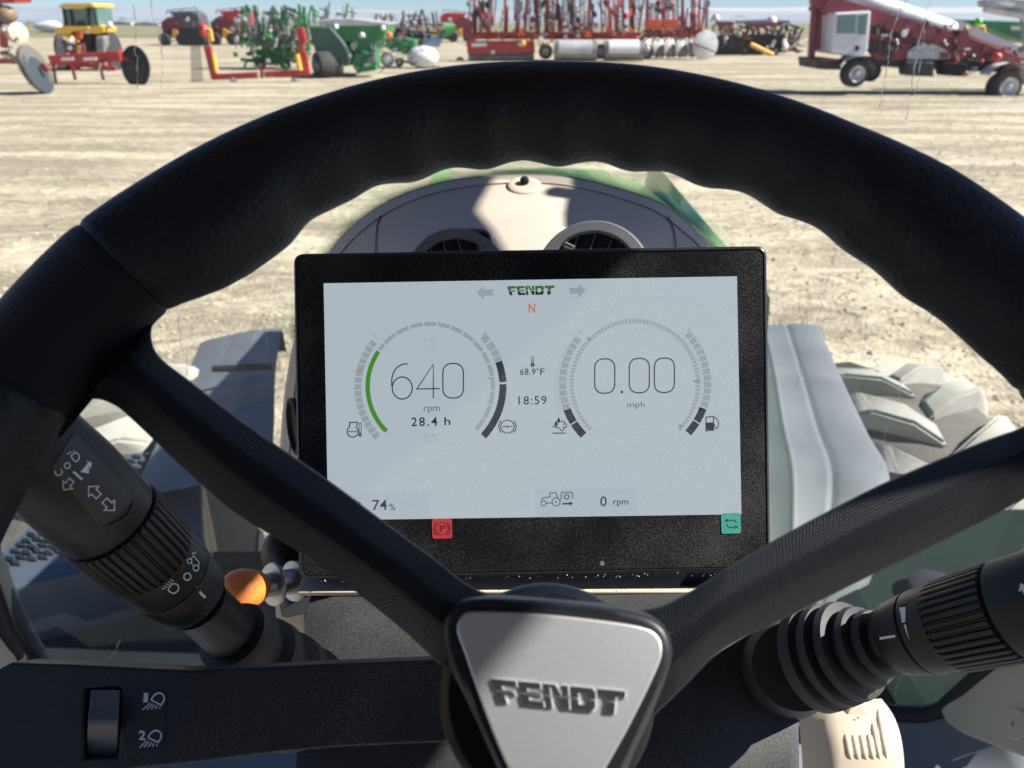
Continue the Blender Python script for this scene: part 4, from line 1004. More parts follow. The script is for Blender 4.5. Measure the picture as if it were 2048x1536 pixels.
i = onh(f2); i.poly([(1797, 1191), (1814, 1186), (1812, 1210), (1799, 1212)]); i.poly([(1799, 1216), (1812, 1214), (1811, 1244), (1805, 1246)]); i.poly([(1808, 1250), (1812, 1249), (1819, 1280)]); i.build("wedge_mark", M['white'], ro["symbol_ring"])
i = onh(f3); i.stroke([(1760, 1277), (1791, 1272)], 5); i.build("index_mark", M['white'], ro["collar"])
i = onh(f4); i.poly([(2042, 1166), (2056, 1176), (2050, 1177), (2056, 1190), (2050, 1191), (2044, 1180), (2038, 1184)]); i.build("printed_symbols", M['white'], ro["handle"])

# ------------------------------------------------------------------ orange knob lever and display arm
kn = thing("knob_lever", "small lever with glossy orange knob on a steel shaft beside the display", "lever", pz(560, 1200, .51))
kx = (pz(600, 1160, .53) - pz(440, 1188, .485)).normalized(); ka = pz(442, 1187, .485)
MB().lathe(ka, kx, [(0, 0), (.0012, .006), (.004, .0100), (.009, .0128), (.015, .0135), (.022, .0122), (.028, .0098), (.031, .0075), (.031, 0)], 32).build("knob", M['orange'], kn, smooth=50)
MB().lathe(ka + kx * .030, kx, [(0, .0075), (.006, .008), (.006, .0138), (.0075, .0145), (.009, .0138), (.009, .0085), (.022, .0085), (.022, .0135), (.024, .014), (.0255, .0135), (.0255, .009), (.04, .009)], 28).build("shaft", M['steel'], kn, smooth=40)
arm = thing("display_arm", "black ball mount arm holding the display at its lower left corner", "mount", pz(570, 1180, .54))
MB().ball(pz(574, 1105, .55), .018, 20, (1, 1, 1.1)).build("ball_joint", M['capp'], arm, smooth=180)
MB().tube([pz(585, 1090, .57), pz(590, 1150, .56), pz(612, 1210, .55)], [.016, .013, .018], 16).build("arm_tube", M['capp'], arm, smooth=60)
MB().bar(pz(585, 1170, .56), pz(590, 1262, .60), .022, .02).build("arm_foot", M['beige'], arm, bevel=.002)

# ------------------------------------------------------------------ switch panel, lower left
swp_ = thing("switch_panel", "dark dusty panel at lower left with a grey rocker for work lamps 1 and 2", "switch panel", pz(200, 1500, .34))
PN = (-FW * .96 - DN * .26).normalized(); PO = pz(300, 1430, .335)
def PP(px, py, h=0.0):
    d = dr(px, py); o = PO + PN * h; return EYE + d * ((o - EYE).dot(PN) / d.dot(PN))
front = [(-240, 1410), (-60, 1380), (0, 1336), (22, 1325), (120, 1328), (250, 1334), (380, 1341), (500, 1335), (640, 1328), (890, 1318), (960, 1400), (960, 1482), (830, 1487), (680, 1494), (560, 1504), (420, 1522), (250, 1540), (100, 1580), (-240, 1640)]
hole = [(171, 1377), (240, 1375), (236, 1515), (165, 1518)]
# body with a real opening for the rocker
bm = bmesh.new(); outer = [bm.verts.new(PP(x, y) - ROOTS[swp_.name]) for x, y in front]; inn = [bm.verts.new(PP(x, y) - ROOTS[swp_.name]) for x, y in hole]
eds = [bm.edges.new((outer[i], outer[(i + 1) % len(outer)])) for i in range(len(outer))] + [bm.edges.new((inn[i], inn[(i + 1) % 4])) for i in range(4)]
bmesh.ops.triangle_fill(bm, use_beauty=True, use_dissolve=False, edges=eds)
for f in list(bm.faces):
    c_ = f.calc_center_median()
ext = bmesh.ops.extrude_face_region(bm, geom=list(bm.faces))
bmesh.ops.translate(bm, verts=[v for v in ext['geom'] if isinstance(v, bmesh.types.BMVert)], vec=-PN * .022)
bmesh.ops.recalc_face_normals(bm, faces=bm.faces)
me = bpy.data.meshes.new("panel_body"); bm.to_mesh(me); bm.free(); me.materials.append(M['panel'])
pb = bpy.data.objects.new("panel_body", me); COL.objects.link(pb); pb.parent = swp_; ROOTS[pb.name] = ROOTS[swp_.name]
bv = pb.modifiers.new("bevel", 'BEVEL'); bv.width = .0012; bv.segments = 3; bv.limit_method = 'ANGLE'; bv.angle_limit = rad(40)
MB().prism([PP(x, y, -.020) for x, y in [(160, 1368), (250, 1368), (246, 1524), (156, 1526)]], -PN * .002).build("recess_floor", M['dark'], pb)
rk = [(1380, .0005), (1400, .0016), (1420, .0024), (1432, .0042), (1440, .0052), (1449, .0050), (1456, .0030), (1470, -.0002), (1490, -.0030), (1512, -.0058)]
rws = []
for y, h in rk:
    t = (y - 1380) / 132; xl, xr = 182 - 12 * t, 240 - 6 * t
    rws.append([PP(xl, y, -.018), PP(xl, y, h - .0012), PP(xl + 2, y, h), PP((xl + xr) / 2, y, h), PP(xr - 2, y, h), PP(xr, y, h - .0012), PP(xr, y, -.018)])
mb = MB().grid(rws); nn_ = len(mb.v); mb.f += [tuple(range(7)), tuple(range(nn_ - 7, nn_))]
MB_r = mb.build("rocker_switch", M['greyp'], swp_, smooth=35)
i = Ink(lambda x, y, h: PP(x, y, .00015 + h)); i.stroke([(243, 1377), (300, 1380), (328, 1382), (333, 1392), (329, 1490), (324, 1497)], 1.6); i.build("inlay_seam", M['dark'], pb)
for x, y in ((259, 1402), (252, 1482)):
    i = Ink(lambda x, y, h: PP(x, y, .0002 + h)); i.stroke([(x, y - 6), (x + 20, y - 5), (x + 19, y + 6), (x - 1, y + 5)], 1.2, True); i.build("indicator_window", M['dark'], pb)
def lampsym(dx, dy, num, nx):
    i = Ink(lambda x, y, h: PP(x, y, .00018 + h * .4))
    P = [(302, 1400), (309, 1390), (319, 1386), (327, 1391), (328, 1400), (322, 1410)]
    i.stroke([(x + dx, y + dy) for x, y in cat(P, 4)] + [(302 + dx, 1400 + dy)], 3.2)
    for k in range(5): i.stroke([(300 + k * 5 + dx, 1406 + k * 1.8 + dy), (285 + k * 8.6 + dx, 1420 - k * .6 + dy)], 2.3)
    i.text(num, nx, 1386 + dy, nx + (9 if num == "1" else 13), 1405 + dy, 4, .03); i.build("lamp_symbol", M['white'], pb)
lampsym(0, 0, "1", 287); lampsym(-6, 75, "2", 278)

# ------------------------------------------------------------------ cream ribbed trim, lower right
tr_ = thing("trim_cover", "cream ribbed plastic cover with a round screw cap at lower right", "trim cover", pz(1710, 1530, .68))
def TP(px, py, z): return pz(px, py, z)
Lc = [(1612, 1392, .72), (1600, 1440, .70), (1603, 1500, .68), (1610, 1620, .66)]
C1 = [(1652, 1396, .70), (1650, 1440, .675), (1655, 1500, .655), (1660, 1620, .635)]
C2 = [(1672, 1388, .70), (1676, 1440, .67), (1682, 1500, .65), (1686, 1620, .63)]
C3 = [(1752, 1398, .70), (1775, 1440, .67), (1790, 1500, .65), (1796, 1620, .63)]
C4 = [(1762, 1397, .70), (1786, 1438, .675), (1802, 1500, .655), (1810, 1620, .64)]
Rc = [(1764, 1399, .76), (1790, 1438, .74), (1806, 1500, .73), (1812, 1620, .72)]
MB().grid([[TP(*p) for p in cat(c_, 8)] for c_ in (Lc, C1, C2, C3, C4, Rc)]).build("cover_shell", M['beige2'], tr_, smooth=35)
tcs = surf(bvh_of(bpy.data.objects["cover_shell"]))
for k in range(6):
    x0 = 1688 + k * 15.0; y0 = (1464, 1466, 1466, 1464, 1440, 1412)[k]
    pts = []
    for j in range(9):
        t = j / 8; y = y0 + (1522 - y0) * t; pts.append(tcs(x0 + (y - 1440) * .17 + (0 if k < 4 else -2), y, -.0012))
    MB().tube(pts, [.0004, .0026] + [.0034] * 5 + [.0026, .0004], 10).build("rib", M['beige2'], tr_, smooth=60)
cc = TP(1716, 1438, .676)
cap = MB().lathe(cc + FW * .004, -FW + Vector((0, 0, .3)), [(0, .0105), (.0045, .0105), (.0055, .0095), (.0057, 0)], 30).build("screw_cap", M['beige2'], tr_, smooth=40)
MB().ball(TP(1716, 1436, .669), .0009, 8).build("cap_hole", M['dark'], cap)
# ================================================================== THE YARD
def GY(py): return gp(1024, py).y
class Mach:
    def __init__(s, name, label, cat_, px, gy, group=None):
        s.Y = GY(gy); s.r = thing(name, label, cat_, gp(px, gy), group); s.u = vp(1024, gy - 1, s.Y).z - vp(1024, gy, s.Y).z
        s.gy = gy
    def P(s, x, y, d=0.0): return vp(x, y, s.Y + d) if not d else Vector((vp(x, y, s.Y).x, s.Y + d, vp(x, y, s.Y).z))
    def part(s, name, m, fn, **k):
        mb = MB(); fn(mb); return mb.build(name, m, s.r, **k)
    def slab(s, name, m, poly, d0, d1, parent=None, **k):
        mb = MB(); mb.prism([s.P(x, y, d0) for x, y in poly], (0, d1 - d0, 0)); return mb.build(name, m, parent or s.r, **k)
    def bars(s, name, m, segs, w, parent=None, **k):
        mb = MB()
        for a, b in segs:
            mb.bar(s.P(*a), s.P(*b), w)
        return mb.build(name, m, parent or s.r, **k)
    def wheel(s, x, y, rpx, width, d=0.0, m=None, hub=None, yaw=0.0, name="wheel", hubr=.5):
        R = rpx * s.u; c = s.P(x, y, d); ax = Vector((math.sin(yaw), -math.cos(yaw), 0))
        w = MB().lathe(c - ax * width / 2, ax, [(0, R * .6), (0, R * .93), (width * .15, R), (width * .85, R), (width, R * .93), (width, R * .6)], 28).build(name, m or M['tyred'], s.r, smooth=40)
        MB().lathe(c - ax * width * .1, ax, [(0, R * hubr * .6), (width * .55, R * hubr), (width * .8, R * hubr * .96), (width * .62, R * hubr * .5), (width * .85, R * hubr * .25), (width * .85, 0)], 20).build("hub", hub or M['wht'], w, smooth=40)
        return w

# yellow articulated tractor seen from behind
t = Mach("yellow_tractor", "yellow tractor with tinted cab parked behind the red toolbar", "tractor", 166, 141)
t.slab("cab_roof", M['yel'], [(121, 12), (130, 7), (186, 7), (192, 12), (191, 15), (175, 14), (168, 18), (145, 18), (138, 14), (122, 15)], -.2, 2.2)
t.slab("cab_glass", M['tealg'], [(126, 17), (190, 16), (194, 52), (130, 52)], .1, 1.9)
t.bars("cab_post", M['blk'], [((126, 15), (131, 53)), ((189, 15), (195, 53)), ((140, 16), (146, 53)), ((176, 16), (177, 53))], .09)
t.slab("fender", M['yel'], [(117, 55), (137, 52), (181, 53), (182, 60), (150, 63), (144, 69), (118, 70)], -.3, 1.2)
t.slab("fender", M['yel'], [(184, 54), (205, 50), (213, 56), (212, 64), (200, 68), (186, 66)], -.3, 1.2)
t.slab("seat", M['blk'], [(152, 52), (156, 42), (166, 42), (170, 52)], -.02, .1)
for x in (126, 209): 
    w = t.part("rear_wheel", M['tyred'], lambda mb, x=x: mb.lathe(t.P(x - 12, 103, .6), (1, 0, 0), [(0, .75), (.05, .95), (.6, 1.0), (.65, .75)] , 30), smooth=40)
for x in (128, 208):
    t.slab("rear_tyre_tread", M['gry'], [(x - 9, 72), (x + 9, 71), (x + 12, 132), (x - 6, 137)], -.5, .1, bevel=.1)
t.slab("hitch_frame", M['blk'], [(143, 68), (185, 66), (184, 112), (145, 114)], -.1, .6)
t.bars("lift_arm", M['gry'], [((150, 80), (155, 112)), ((172, 76), (176, 110)), ((163, 75), (166, 108))], .12)
t.slab("reflector", M['org'], [(157, 66), (170, 65), (171, 77), (158, 78)], -.4, -.3)
t.part("work_lamp", M['wht'], lambda mb: mb.ball(t.P(149, 81, -.4), .24, 10), smooth=180)
t.part("mirror", M['gryl'], lambda mb: mb.ball(t.P(219, 50, 0), .2, 8), smooth=180)
# red toolbar with upright marker disc
t = Mach("red_toolbar", "red ripper toolbar ending in one large dark upright disc", "implement", 170, 168)
t.part("toolbar_beam", M['red'], lambda mb: mb.bar(t.P(102, 121), t.P(243, 112), .36, .42), bevel=.03)
t.part("front_beam", M['red'], lambda mb: mb.bar(t.P(120, 128, .8), t.P(215, 140, .8), .18))
for x0, x1 in ((128, 152), (172, 198)):
    t.slab("maker_plate", M['wht'], [(x0, 115), (x1, 114), (x1, 120), (x0, 121)], -.25, -.2)
for x, y in ((108, 172), (146, 160), (202, 160)):
    t.bars("shank", M['redm'], [((x - 3, 122), (x, 140)), ((x, 140), (x + 5, y))], .09)
for x in (148, 200, 92): t.part("clamp", M['red'], lambda mb, x=x: mb.box(t.P(x, 134), (.22, .3, .3)), bevel=.03)
t.bars("mast", M['redm'], [((149, 114), (152, 88)), ((168, 113), (165, 86))], .12)
c = t.P(274, 133, -.1)
d_ = t.part("marker_disc", M['blk'], lambda mb: mb.lathe(c, (-.45, -1, .12), [(0, .84), (.04, .86), (.06, .80), (.10, .4), (.16, .12), (.2, 0)], 36), smooth=40)
t.bars("disc_arm", M['redm'], [((240, 113), (268, 125))], .14)
t.part("disc_bolt", M['gryl'], lambda mb: mb.ball(t.P(294, 131, -.35), .05, 8))
# planter wing far left
t = Mach("red_planter_wing", "red planter wing cut by the left edge with a tilted grey disc wheel", "implement", 60, 187)
t.part("wing_bar", M['red'], lambda mb: mb.bar(t.P(-60, 122), t.P(46, 122), .16, .2))
t.slab("hopper_lid", M['red'], [(-60, -10), (40, -6), (38, 5), (-60, 8)], -.3, .8)
t.part("seed_pipe", mat("brown_hopper", (.22, .15, .09), .6, vary=.1), lambda mb: mb.lathe(t.P(24, 44, 0), (-.15, -.5, 1), [(0, .14), (.10, .30), (.35, .34), (.52, .2), (.56, .1)], 20), smooth=50)
t.bars("upright", M['red'], [((6, 10), (8, 95)), ((-6, 5), (4, 60))], .2)
t.part("seed_drum", M['beige2'], lambda mb: mb.lathe(t.P(26, 66, 0), (1, -.6, 0), [(0, .2), (.05, .34), (.38, .36), (.44, .2)], 22), smooth=50)
t.part("white_hose", M['beige2'], lambda mb: mb.tube([t.P(2, 106), t.P(20, 110), t.P(30, 118), t.P(34, 124)], .09, 8), smooth=60)
t.part("disc_wheel", mat("earthy_steel", (.13, .12, .10), .8, vary=.2), lambda mb: mb.lathe(t.P(66, 140, 0), (1, .02, .30), [(0, .55), (0, .84), (.10, .88), (.2, .86), (.24, .6), (.24, 0)], 36), smooth=40)
t.part("wheel_face", mat("shaded_disc_face", (.035, .048, .062), .8, vary=.1), lambda mb: mb.lathe(t.P(79, 143, -.10), (1, .02, .30), [(0, .80), (.02, .74), (.05, .3), (.05, 0)], 30), smooth=40)  # shade is painted into the dark blue-grey of the face
t.part("reflector", M['org'], lambda mb: mb.ball(t.P(43, 121, -.2), .09, 8))
t.part("axle_bracket", M['redm'], lambda mb: mb.bar(t.P(84, 128, 0), t.P(96, 142, 0), .18))
# white nose fairing behind the yellow tractor
t = Mach("white_tank", "smooth white pointed tank lying far behind beside the yellow tractor", "tank", 95, 66)
t.part("shell", M['wht'], lambda mb: mb.lathe(t.P(66, 54), (1, 0, .02), [(0, .02), (.6, .45), (1.6, .85), (3.4, 1.05), (5.0, .95), (5.6, .6)], 20), smooth=60)
t.bars("skid", M['blk'], [((75, 66), (118, 66))], .2)
# red round balers
def baler(label, x, gy, k, flip, dark):
    b = Mach("baler", label, "baler", x, gy, "round balers parked at the back")
    f = (lambda u, v: (x + (u if not flip else -u) * k, gy + v * k))
    b.slab("body", M['redm'], [f(-42, -45), (f(-30, -55)), f(-8, -62), f(8, -55), f(12, -30), f(-5, -16), f(-34, -14)], 0, 2.6, bevel=.1)
    b.slab("tailgate", mat("graphite_shield", (.09, .10, .11), .5, vary=.1) if dark else M['red'], [f(-26, -68), f(22, -70), f(36, -62), f(40, -38), f(18, -34), f(2, -46)], -.15, 2.4, bevel=.12)
    for u in (-28, 6): b.part("wheel", M['tyred'], lambda mb, u=u: mb.lathe(b.P(*f(u, -12), -.2), (0, -1, 0), [(0, .9), (.1, 1.0), (.5, 1.0), (.6, .9)] if 0 else [(0, 11 * k * b.u), (.1, 12.5 * k * b.u), (.5, 12.5 * k * b.u), (.6, 11 * k * b.u)], 24), smooth=40)
    b.slab("yellow_guard", M['yel'], [f(-14, -34), f(2, -26), f(14, -12), f(-4, -10), f(-16, -18)], -.4, -.2, bevel=.05)
    b.slab("front_guard", M['yel'], [f(42, -38), f(50, -34), f(54, -12), f(46, -12)], -.4, -.2, bevel=.05)
    b.bars("top_rail", M['blk'], [(f(-28, -70), f(30, -76)), (f(-28, -70), f(-30, -62)), (f(30, -76), f(32, -64)), (f(0, -73), f(0, -68))], .07)
    b.part("decal", M['wht'], lambda mb: mb.lathe(b.P(*f(14, -53), -.2), (0, -1, 0), [(0, 4.5 * k * b.u), (.03, 4.3 * k * b.u), (.03, 0)], 16))
    b.slab("pickup", M['blk'], [f(0, -30), f(40, -30), f(38, -8), f(10, -4)], -.1, 1.6)
baler("dark red baler with graphite tailgate and yellow guards near left", 362, 91, 1.0, False, True)
baler("bright red baler partly hidden behind green tillage tool", 462, 90, 1.0, False, False)
baler("red baler just left of the tall red folded cultivators", 912, 84, .85, True, False)
# red U-shaped folding frame with yellow tubes
t = Mach("red_folding_frame", "low red U shaped frame with upright ends and yellow tubes", "implement", 515, 164)
t.part("base_beam", M['red'], lambda mb: [mb.bar(t.P(424, 154), t.P(515, 150), .26, .26), mb.bar(t.P(530, 149), t.P(618, 144), .26, .26)], bevel=.02)
t.part("end_post", M['red'], lambda mb: mb.bar(t.P(415, 92), t.P(430, 156), .3, .25), bevel=.02)
t.part("end_post", M['red'], lambda mb: [mb.bar(t.P(600, 56), t.P(606, 85), .34, .28), mb.bar(t.P(603, 85), t.P(604, 104), .2, .2), mb.bar(t.P(606, 104), t.P(615, 150), .3, .25)], bevel=.02)
for a, b_ in (((429, 106), (436, 144)), ((596, 108), (603, 140))): t.part("yellow_tube", M['yel'], lambda mb: mb.tube([t.P(*a, -.2), t.P(*b_, -.2)], .10, 10), smooth=50)
t.part("gearbox", M['red'], lambda mb: mb.ball(t.P(408, 66), .36, 10, (.8, .8, 1.2)), smooth=60)
t.slab("yellow_shield", M['yel'], [(417, 56), (424, 60), (428, 82), (420, 84)], -.2, 0)
mb_t = lambda mb: [mb.bar(t.P(382 + k * 3.4, 84), t.P(384 + k * 4.2, 166), .035) for k in range(6)]
t.part("tine", M['gry'], mb_t)
t.part("drive_housing", M['blk'], lambda mb: mb.box(t.P(388, 72), (1.2, .5, .8)), bevel=.1)
for x in (468, 590): t.wheel(x, 160, 6, .2, -.1, M['gry'], M['gryl'])
t.part("centre_bracket", M['redm'], lambda mb: [mb.bar(t.P(523, 132), t.P(524, 156), .12), mb.bar(t.P(516, 136), t.P(530, 138), .1)])
# helper for folded tillage tools: frame members, tines and discs
def tillage(label, name, x0, x1, ytop, ygnd, mats, nbar, seed, group, discs=6, tall=False):
    r = random.Random(seed); b = Mach(name, label, "implement", (x0 + x1) / 2, ygnd, group)
    main, sec = mats
    mb = MB()
    for k in range(max(3, nbar // 4)):
        y = ytop + (ygnd - ytop) * r.uniform(.45, .9); a = r.uniform(x0, (x0 + x1) / 2); e = r.uniform((x0 + x1) / 2, x1)
        mb.bar(b.P(a, y, r.uniform(-.6, 1.5)), b.P(e, y + r.uniform(-8, 8), r.uniform(-.6, 1.5)), .16, .18)
    mb.build("frame", main, b.r)
    for k in range(nbar):
        x = r.uniform(x0, x1); y = r.uniform(ytop, ygnd - 10); L = r.uniform(12, 34)
        an = r.choice((r.uniform(-.5, .5), r.uniform(1.1, 2.0)))
        d = r.uniform(-1, 1.8)
        q = b.P(x, y, d); e = b.P(min(max(x + L * math.cos(an), x0 - 4), x1 + 4), min(y + abs(L * math.sin(an)), ygnd - 4), d + r.uniform(-.3, .3))
        MB().bar(q, e, r.uniform(.09, .20), .12).build("arm", main if r.random() < .7 else sec, b.r)
    for k in range(discs):
        x = r.uniform(x0, x1); y = r.uniform(ytop + 8, ygnd - 12); rr_ = r.uniform(3.5, 7) * b.u
        MB().lathe(b.P(x, y, -1.1), (r.uniform(-.8, .8), -1, r.uniform(-.2, .2)), [(0, rr_), (.03, rr_), (.1, rr_ * .3), (.1, 0)], 16).build("disc", r.choice((M['gry'], M['gryl'], sec)), b.r, smooth=40)
    ymid = ytop + (ygnd - ytop) * .6
    for k in range(nbar // 5):
        x = x0 + (x1 - x0) * (k + r.random()) / (nbar // 5); d = r.uniform(-.5, 1)
        MB().bar(b.P(x, ymid, d), b.P(x + r.uniform(-16, 16), ytop + r.uniform(-4, 10), d), r.uniform(.10, .2), .14).build("upright", main if r.random() < .6 else sec, b.r)
    for k in range(nbar):
        x = r.uniform(x0, x1); y = r.uniform(ytop + 6, ymid)
        d_ = r.uniform(-.8, 1); sg = r.choice((-1, 1)); L = (ymid - y + 8) / 4
        pts = [b.P(x + sg * 5 * math.sin(a * .9), y + a * L, d_) for a in range(5)]
        MB().tube(pts, .035, 5).build("tine", M['gry'], b.r)
    for k in range(2): b.wheel(x0 + (x1 - x0) * (.35 + .35 * k), ygnd - 9, 9, .3, -.3, M['tyred'], M['gryl'])
    return b
tillage("green folded tillage tool between the red balers and green wagon", "green_tillage_tool", 476, 618, 12, 138, (M['grn'], M['gry']), 80, 3, "folded tillage tools", 16)
tillage("green folded planter frame sticking up behind the green wagon", "green_planter_frame", 600, 720, 6, 100, (M['grnd'], mat("rusty_steel", (.28, .16, .10), .8, vary=.3)), 20, 4, "folded tillage tools", 5)
tillage("dark grey cultivator gang behind the green wagon's right end", "dark_cultivator", 745, 880, 22, 104, (M['blk'], M['redm']), 40, 5, "folded tillage tools", 14)
# green spreader wagon
t = Mach("green_wagon", "green spreader wagon with grey tarp lid and large dark wheel", "wagon", 700, 154)
t.slab("hopper", M['grn'], [(664, 50), (776, 48), (768, 78), (752, 84), (748, 104), (722, 106), (700, 84), (672, 82)], 0, 3.0, bevel=.05)
t.slab("tarp_lid", M['gryl'], [(630, 44), (650, 38), (700, 36), (780, 46), (776, 51), (664, 52)], -.1, 3.1, bevel=.05)
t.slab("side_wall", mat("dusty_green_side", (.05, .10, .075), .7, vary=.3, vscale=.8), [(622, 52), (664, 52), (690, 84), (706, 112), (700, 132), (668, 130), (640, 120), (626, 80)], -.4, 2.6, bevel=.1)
t.wheel(652, 128, 26, .7, -.6, M['tyred'], M['gry'], yaw=-.9); t.wheel(672, 132, 20, .5, -.2, M['tyred'], M['gry'], yaw=-.9)
t.slab("spreader_deck", M['grnd'], [(712, 106), (752, 104), (752, 140), (716, 146), (706, 130)], -.2, 1.2)
for x, y in ((673, 54), (767, 56), (725, 70), (707, 92)): t.part("lamp", M['wht'], lambda mb, x=x, y=y: mb.ball(t.P(x, y, -.15), .13, 8), smooth=180)
t.part("amber_lamp", M['org'], lambda mb: mb.ball(t.P(780, 70, -.3), .16, 8), smooth=180)
t.slab("badge", M['wht'], [(719, 66), (731, 66), (731, 75), (719, 75)], -.12, -.05)
t.bars("ladder", M['gryl'], [((743, 86), (744, 120)), ((750, 86), (752, 120)), ((743, 98), (751, 98)), ((743, 108), (751, 108))], .05)
# green seeder with white cart tank
t = Mach("green_seeder", "green seeder with white round tank, blue tray and curved green tines", "seeder", 840, 136)
t.slab("frame", M['grn'], [(764, 78), (795, 74), (830, 80), (828, 106), (790, 104), (766, 92)], 0, 1.6, bevel=.05)
t.part("tank", M['wht'], lambda mb: mb.ball(t.P(846, 114, -.2), .92, 18, (1.0, .7, .66)), smooth=180)
t.slab("tray", M['bluep'], [(848, 76), (887, 76), (878, 94), (846, 92)], -.2, .4)
for k in range(6):
    pts = [(882 + k * 4.2, 46), (891 + k * 3.6, 54), (890 + k * 2.8, 66), (878 + k * 2.4, 73), (868 + k * 2, 76)]
    t.part("curved_tine", M['grn'], lambda mb: mb.tube([t.P(*q, -.1 + k * .05) for q in cat(pts, 3)], .055, 6), smooth=60)
t.wheel(776, 118, 15, .4, -.2, M['gry'], M['wht']); t.wheel(800, 124, 9, .3, -.2, M['tyred'], M['gryl'])
t.bars("drawbar", M['grnd'], [((820, 128), (880, 136)), ((790, 120), (850, 130))], .15)
t.part("white_canister", M['wht'], lambda mb: mb.lathe(t.P(757, 117, -.4), (0, 0, 1), [(0, .12), (.3, .14), (.36, .06)], 12), smooth=40)
# red cultivators with tall folded wings and coil rollers
def coil(mb, b, x, y0, y1, rp, d, turns):
    n_ = turns * 7; pts = []
    for i in range(n_ + 1):
        a = 2 * math.pi * i / 7; q = b.P(x, y0 + (y1 - y0) * i / n_, d); pts.append(q + Vector((math.cos(a) * rp * b.u, math.sin(a) * rp * b.u, 0)))
    mb.tube(pts, .035, 4, False)
def cultivator(label, x0, x1, gy, seed, masts, coils, m=None):
    m = m or M['red']; r = random.Random(seed); b = Mach("folded_cultivator", label, "implement", (x0 + x1) / 2, gy, "red cultivators with folded wings")
    ym = gy - 54
    b.part("main_beam", m, lambda mb: [mb.bar(b.P(x0, ym), b.P(x1, ym), .22, .26), mb.bar(b.P(x0 + 4, ym + 8, .8), b.P(x1 - 4, ym + 8, .8), .18, .2)], bevel=.02)
    for x in masts:
        dx = r.uniform(-5, 7); w = r.uniform(.10, .2)
        MB().bar(b.P(x, ym, r.uniform(-.2, .6)), b.P(x + dx, -28, r.uniform(-.2, 1)), w, .14).build("wing_mast", m, b.r)
        if r.random() < .7: MB().bar(b.P(x + 4, ym, .1), b.P(x + dx + 5, 10 + r.uniform(-8, 8), .1), w * .7, .1).build("brace", m if r.random() < .6 else M['blk'], b.r)
        if r.random() < .6: MB().bar(b.P(x + dx * .6 - 8, r.uniform(2, 40), .1), b.P(x + dx * .6 + 9, r.uniform(2, 40), .1), .09, .09).build("cross_strut", m, b.r)
    for x in coils:
        mb = MB(); coil(mb, b, x, -25, ym - 6, 3.6, r.uniform(-.3, .5), 9); o = mb.build("coil_roller", M['gry'] if r.random() < .5 else M['redm'], b.r, smooth=60)
        MB().tube([b.P(x, -25), b.P(x, ym - 4)], .04, 6).build("roller_shaft", M['gryl'], b.r)
    for k in range(5):
        x = x0 + (x1 - x0) * (k + .5) / 5
        MB().bar(b.P(x, ym, 0), b.P(x + r.uniform(-4, 4), ym + r.uniform(15, 28), -.2), .12, .14).build("shank", m, b.r)
    return b
b = cultivator("red cultivator with folded wings and red slatted roller at the left end", 930, 1082, 122, 11, (948, 960, 975, 1010, 1032, 1050, 1075), (1060, 1078))
b.slab("roller_shield", M['red'], [(934, 82), (1068, 80), (1070, 104), (936, 108)], -.6, .2, bevel=.04)
b.slab("shield_text_band", M['wht'], [(944, 86), (974, 85), (974, 92), (944, 93)], -.64, -.61)
b.part("roller", M['gry'], lambda mb: [mb.lathe(b.P(938, 113, -.3), (1, 0, 0), [(0, .3), ((b.P(1068, 113) - b.P(938, 113)).length, .3)], 14)], smooth=40)
b.part("roller_bars", M['blk'], lambda mb: [mb.bar(b.P(938 + k * 3.3, 108, -.64), b.P(938 + k * 3.3, 119, -.64), .03) for k in range(40)], kind="stuff")
b.part("warning_lamp", M['yel'], lambda mb: mb.ball(b.P(1046, 87, -.7), .2, 10), smooth=180)
b.part("slow_triangle", M['org'], lambda mb: mb.prism([b.P(1035, 70, -.5), b.P(1050, 70, -.5), b.P(1045, 56, -.5), b.P(1040, 56, -.5)], (0, .03, 0)))
b.wheel(921, 122, 9, .25, -.5, M['tyred'], M['gryl'])
b = cultivator("red cultivator with folded wings over two pale steel drums", 1084, 1282, 122, 12, (1092, 1104, 1118, 1136, 1160, 1178, 1205, 1218, 1232, 1262), (1100, 1150, 1168, 1238, 1280))
for x0, x1, mm in ((1106, 1190, M['gryl']), (1204, 1282, M['wht'])):
    b.part("drum", M['gry'], lambda mb: mb.lathe(b.P(x0, 100, -1.0), (1, 0, 0), [(0, .2), (.04, .62), ((b.P(x1, 100) - b.P(x0, 100)).length, .62), ((b.P(x1, 100) - b.P(x0, 100)).length + .04, .2)], 24), smooth=40)
    b.part("drum_band", mm, lambda mb: mb.lathe(b.P(x0 + 8, 97, -1.1), (1, 0, 0), [(0, .5), (.02, .56), ((b.P(x1 - 18, 100) - b.P(x0, 100)).length, .56)], 20), smooth=40)
for x in (1090, 1198, 1288): b.wheel(x, 102, 15, .4, -1.1, M['tyred'], M['gry'])
b.part("slow_triangle", M['org'], lambda mb: mb.prism([b.P(1167, 74, -.5), b.P(1183, 74, -.5), b.P(1178, 60, -.5), b.P(1172, 60, -.5)], (0, .03, 0)))
b.slab("toolbox", M['red'], [(1140, 53), (1178, 53), (1178, 61), (1140, 61)], -.3, .2)
b.part("cream_cap", M['beige2'], lambda mb: mb.ball(b.P(1288, 95, -1.3), .22, 10), smooth=180)
b = cultivator("orange red disc harrow with two square boxes and row of worn discs", 1284, 1420, 118, 13, (1300, 1330, 1350, 1366, 1384, 1398), (1336, 1350, 1412), M['red'])
b.slab("weight_box", M['redo'], [(1290, 38), (1319, 38), (1319, 58), (1290, 58)], -.5, .4, bevel=.03); b.slab("weight_box", M['redo'], [(1324, 38), (1352, 38), (1352, 58), (1324, 58)], -.5, .4, bevel=.03)
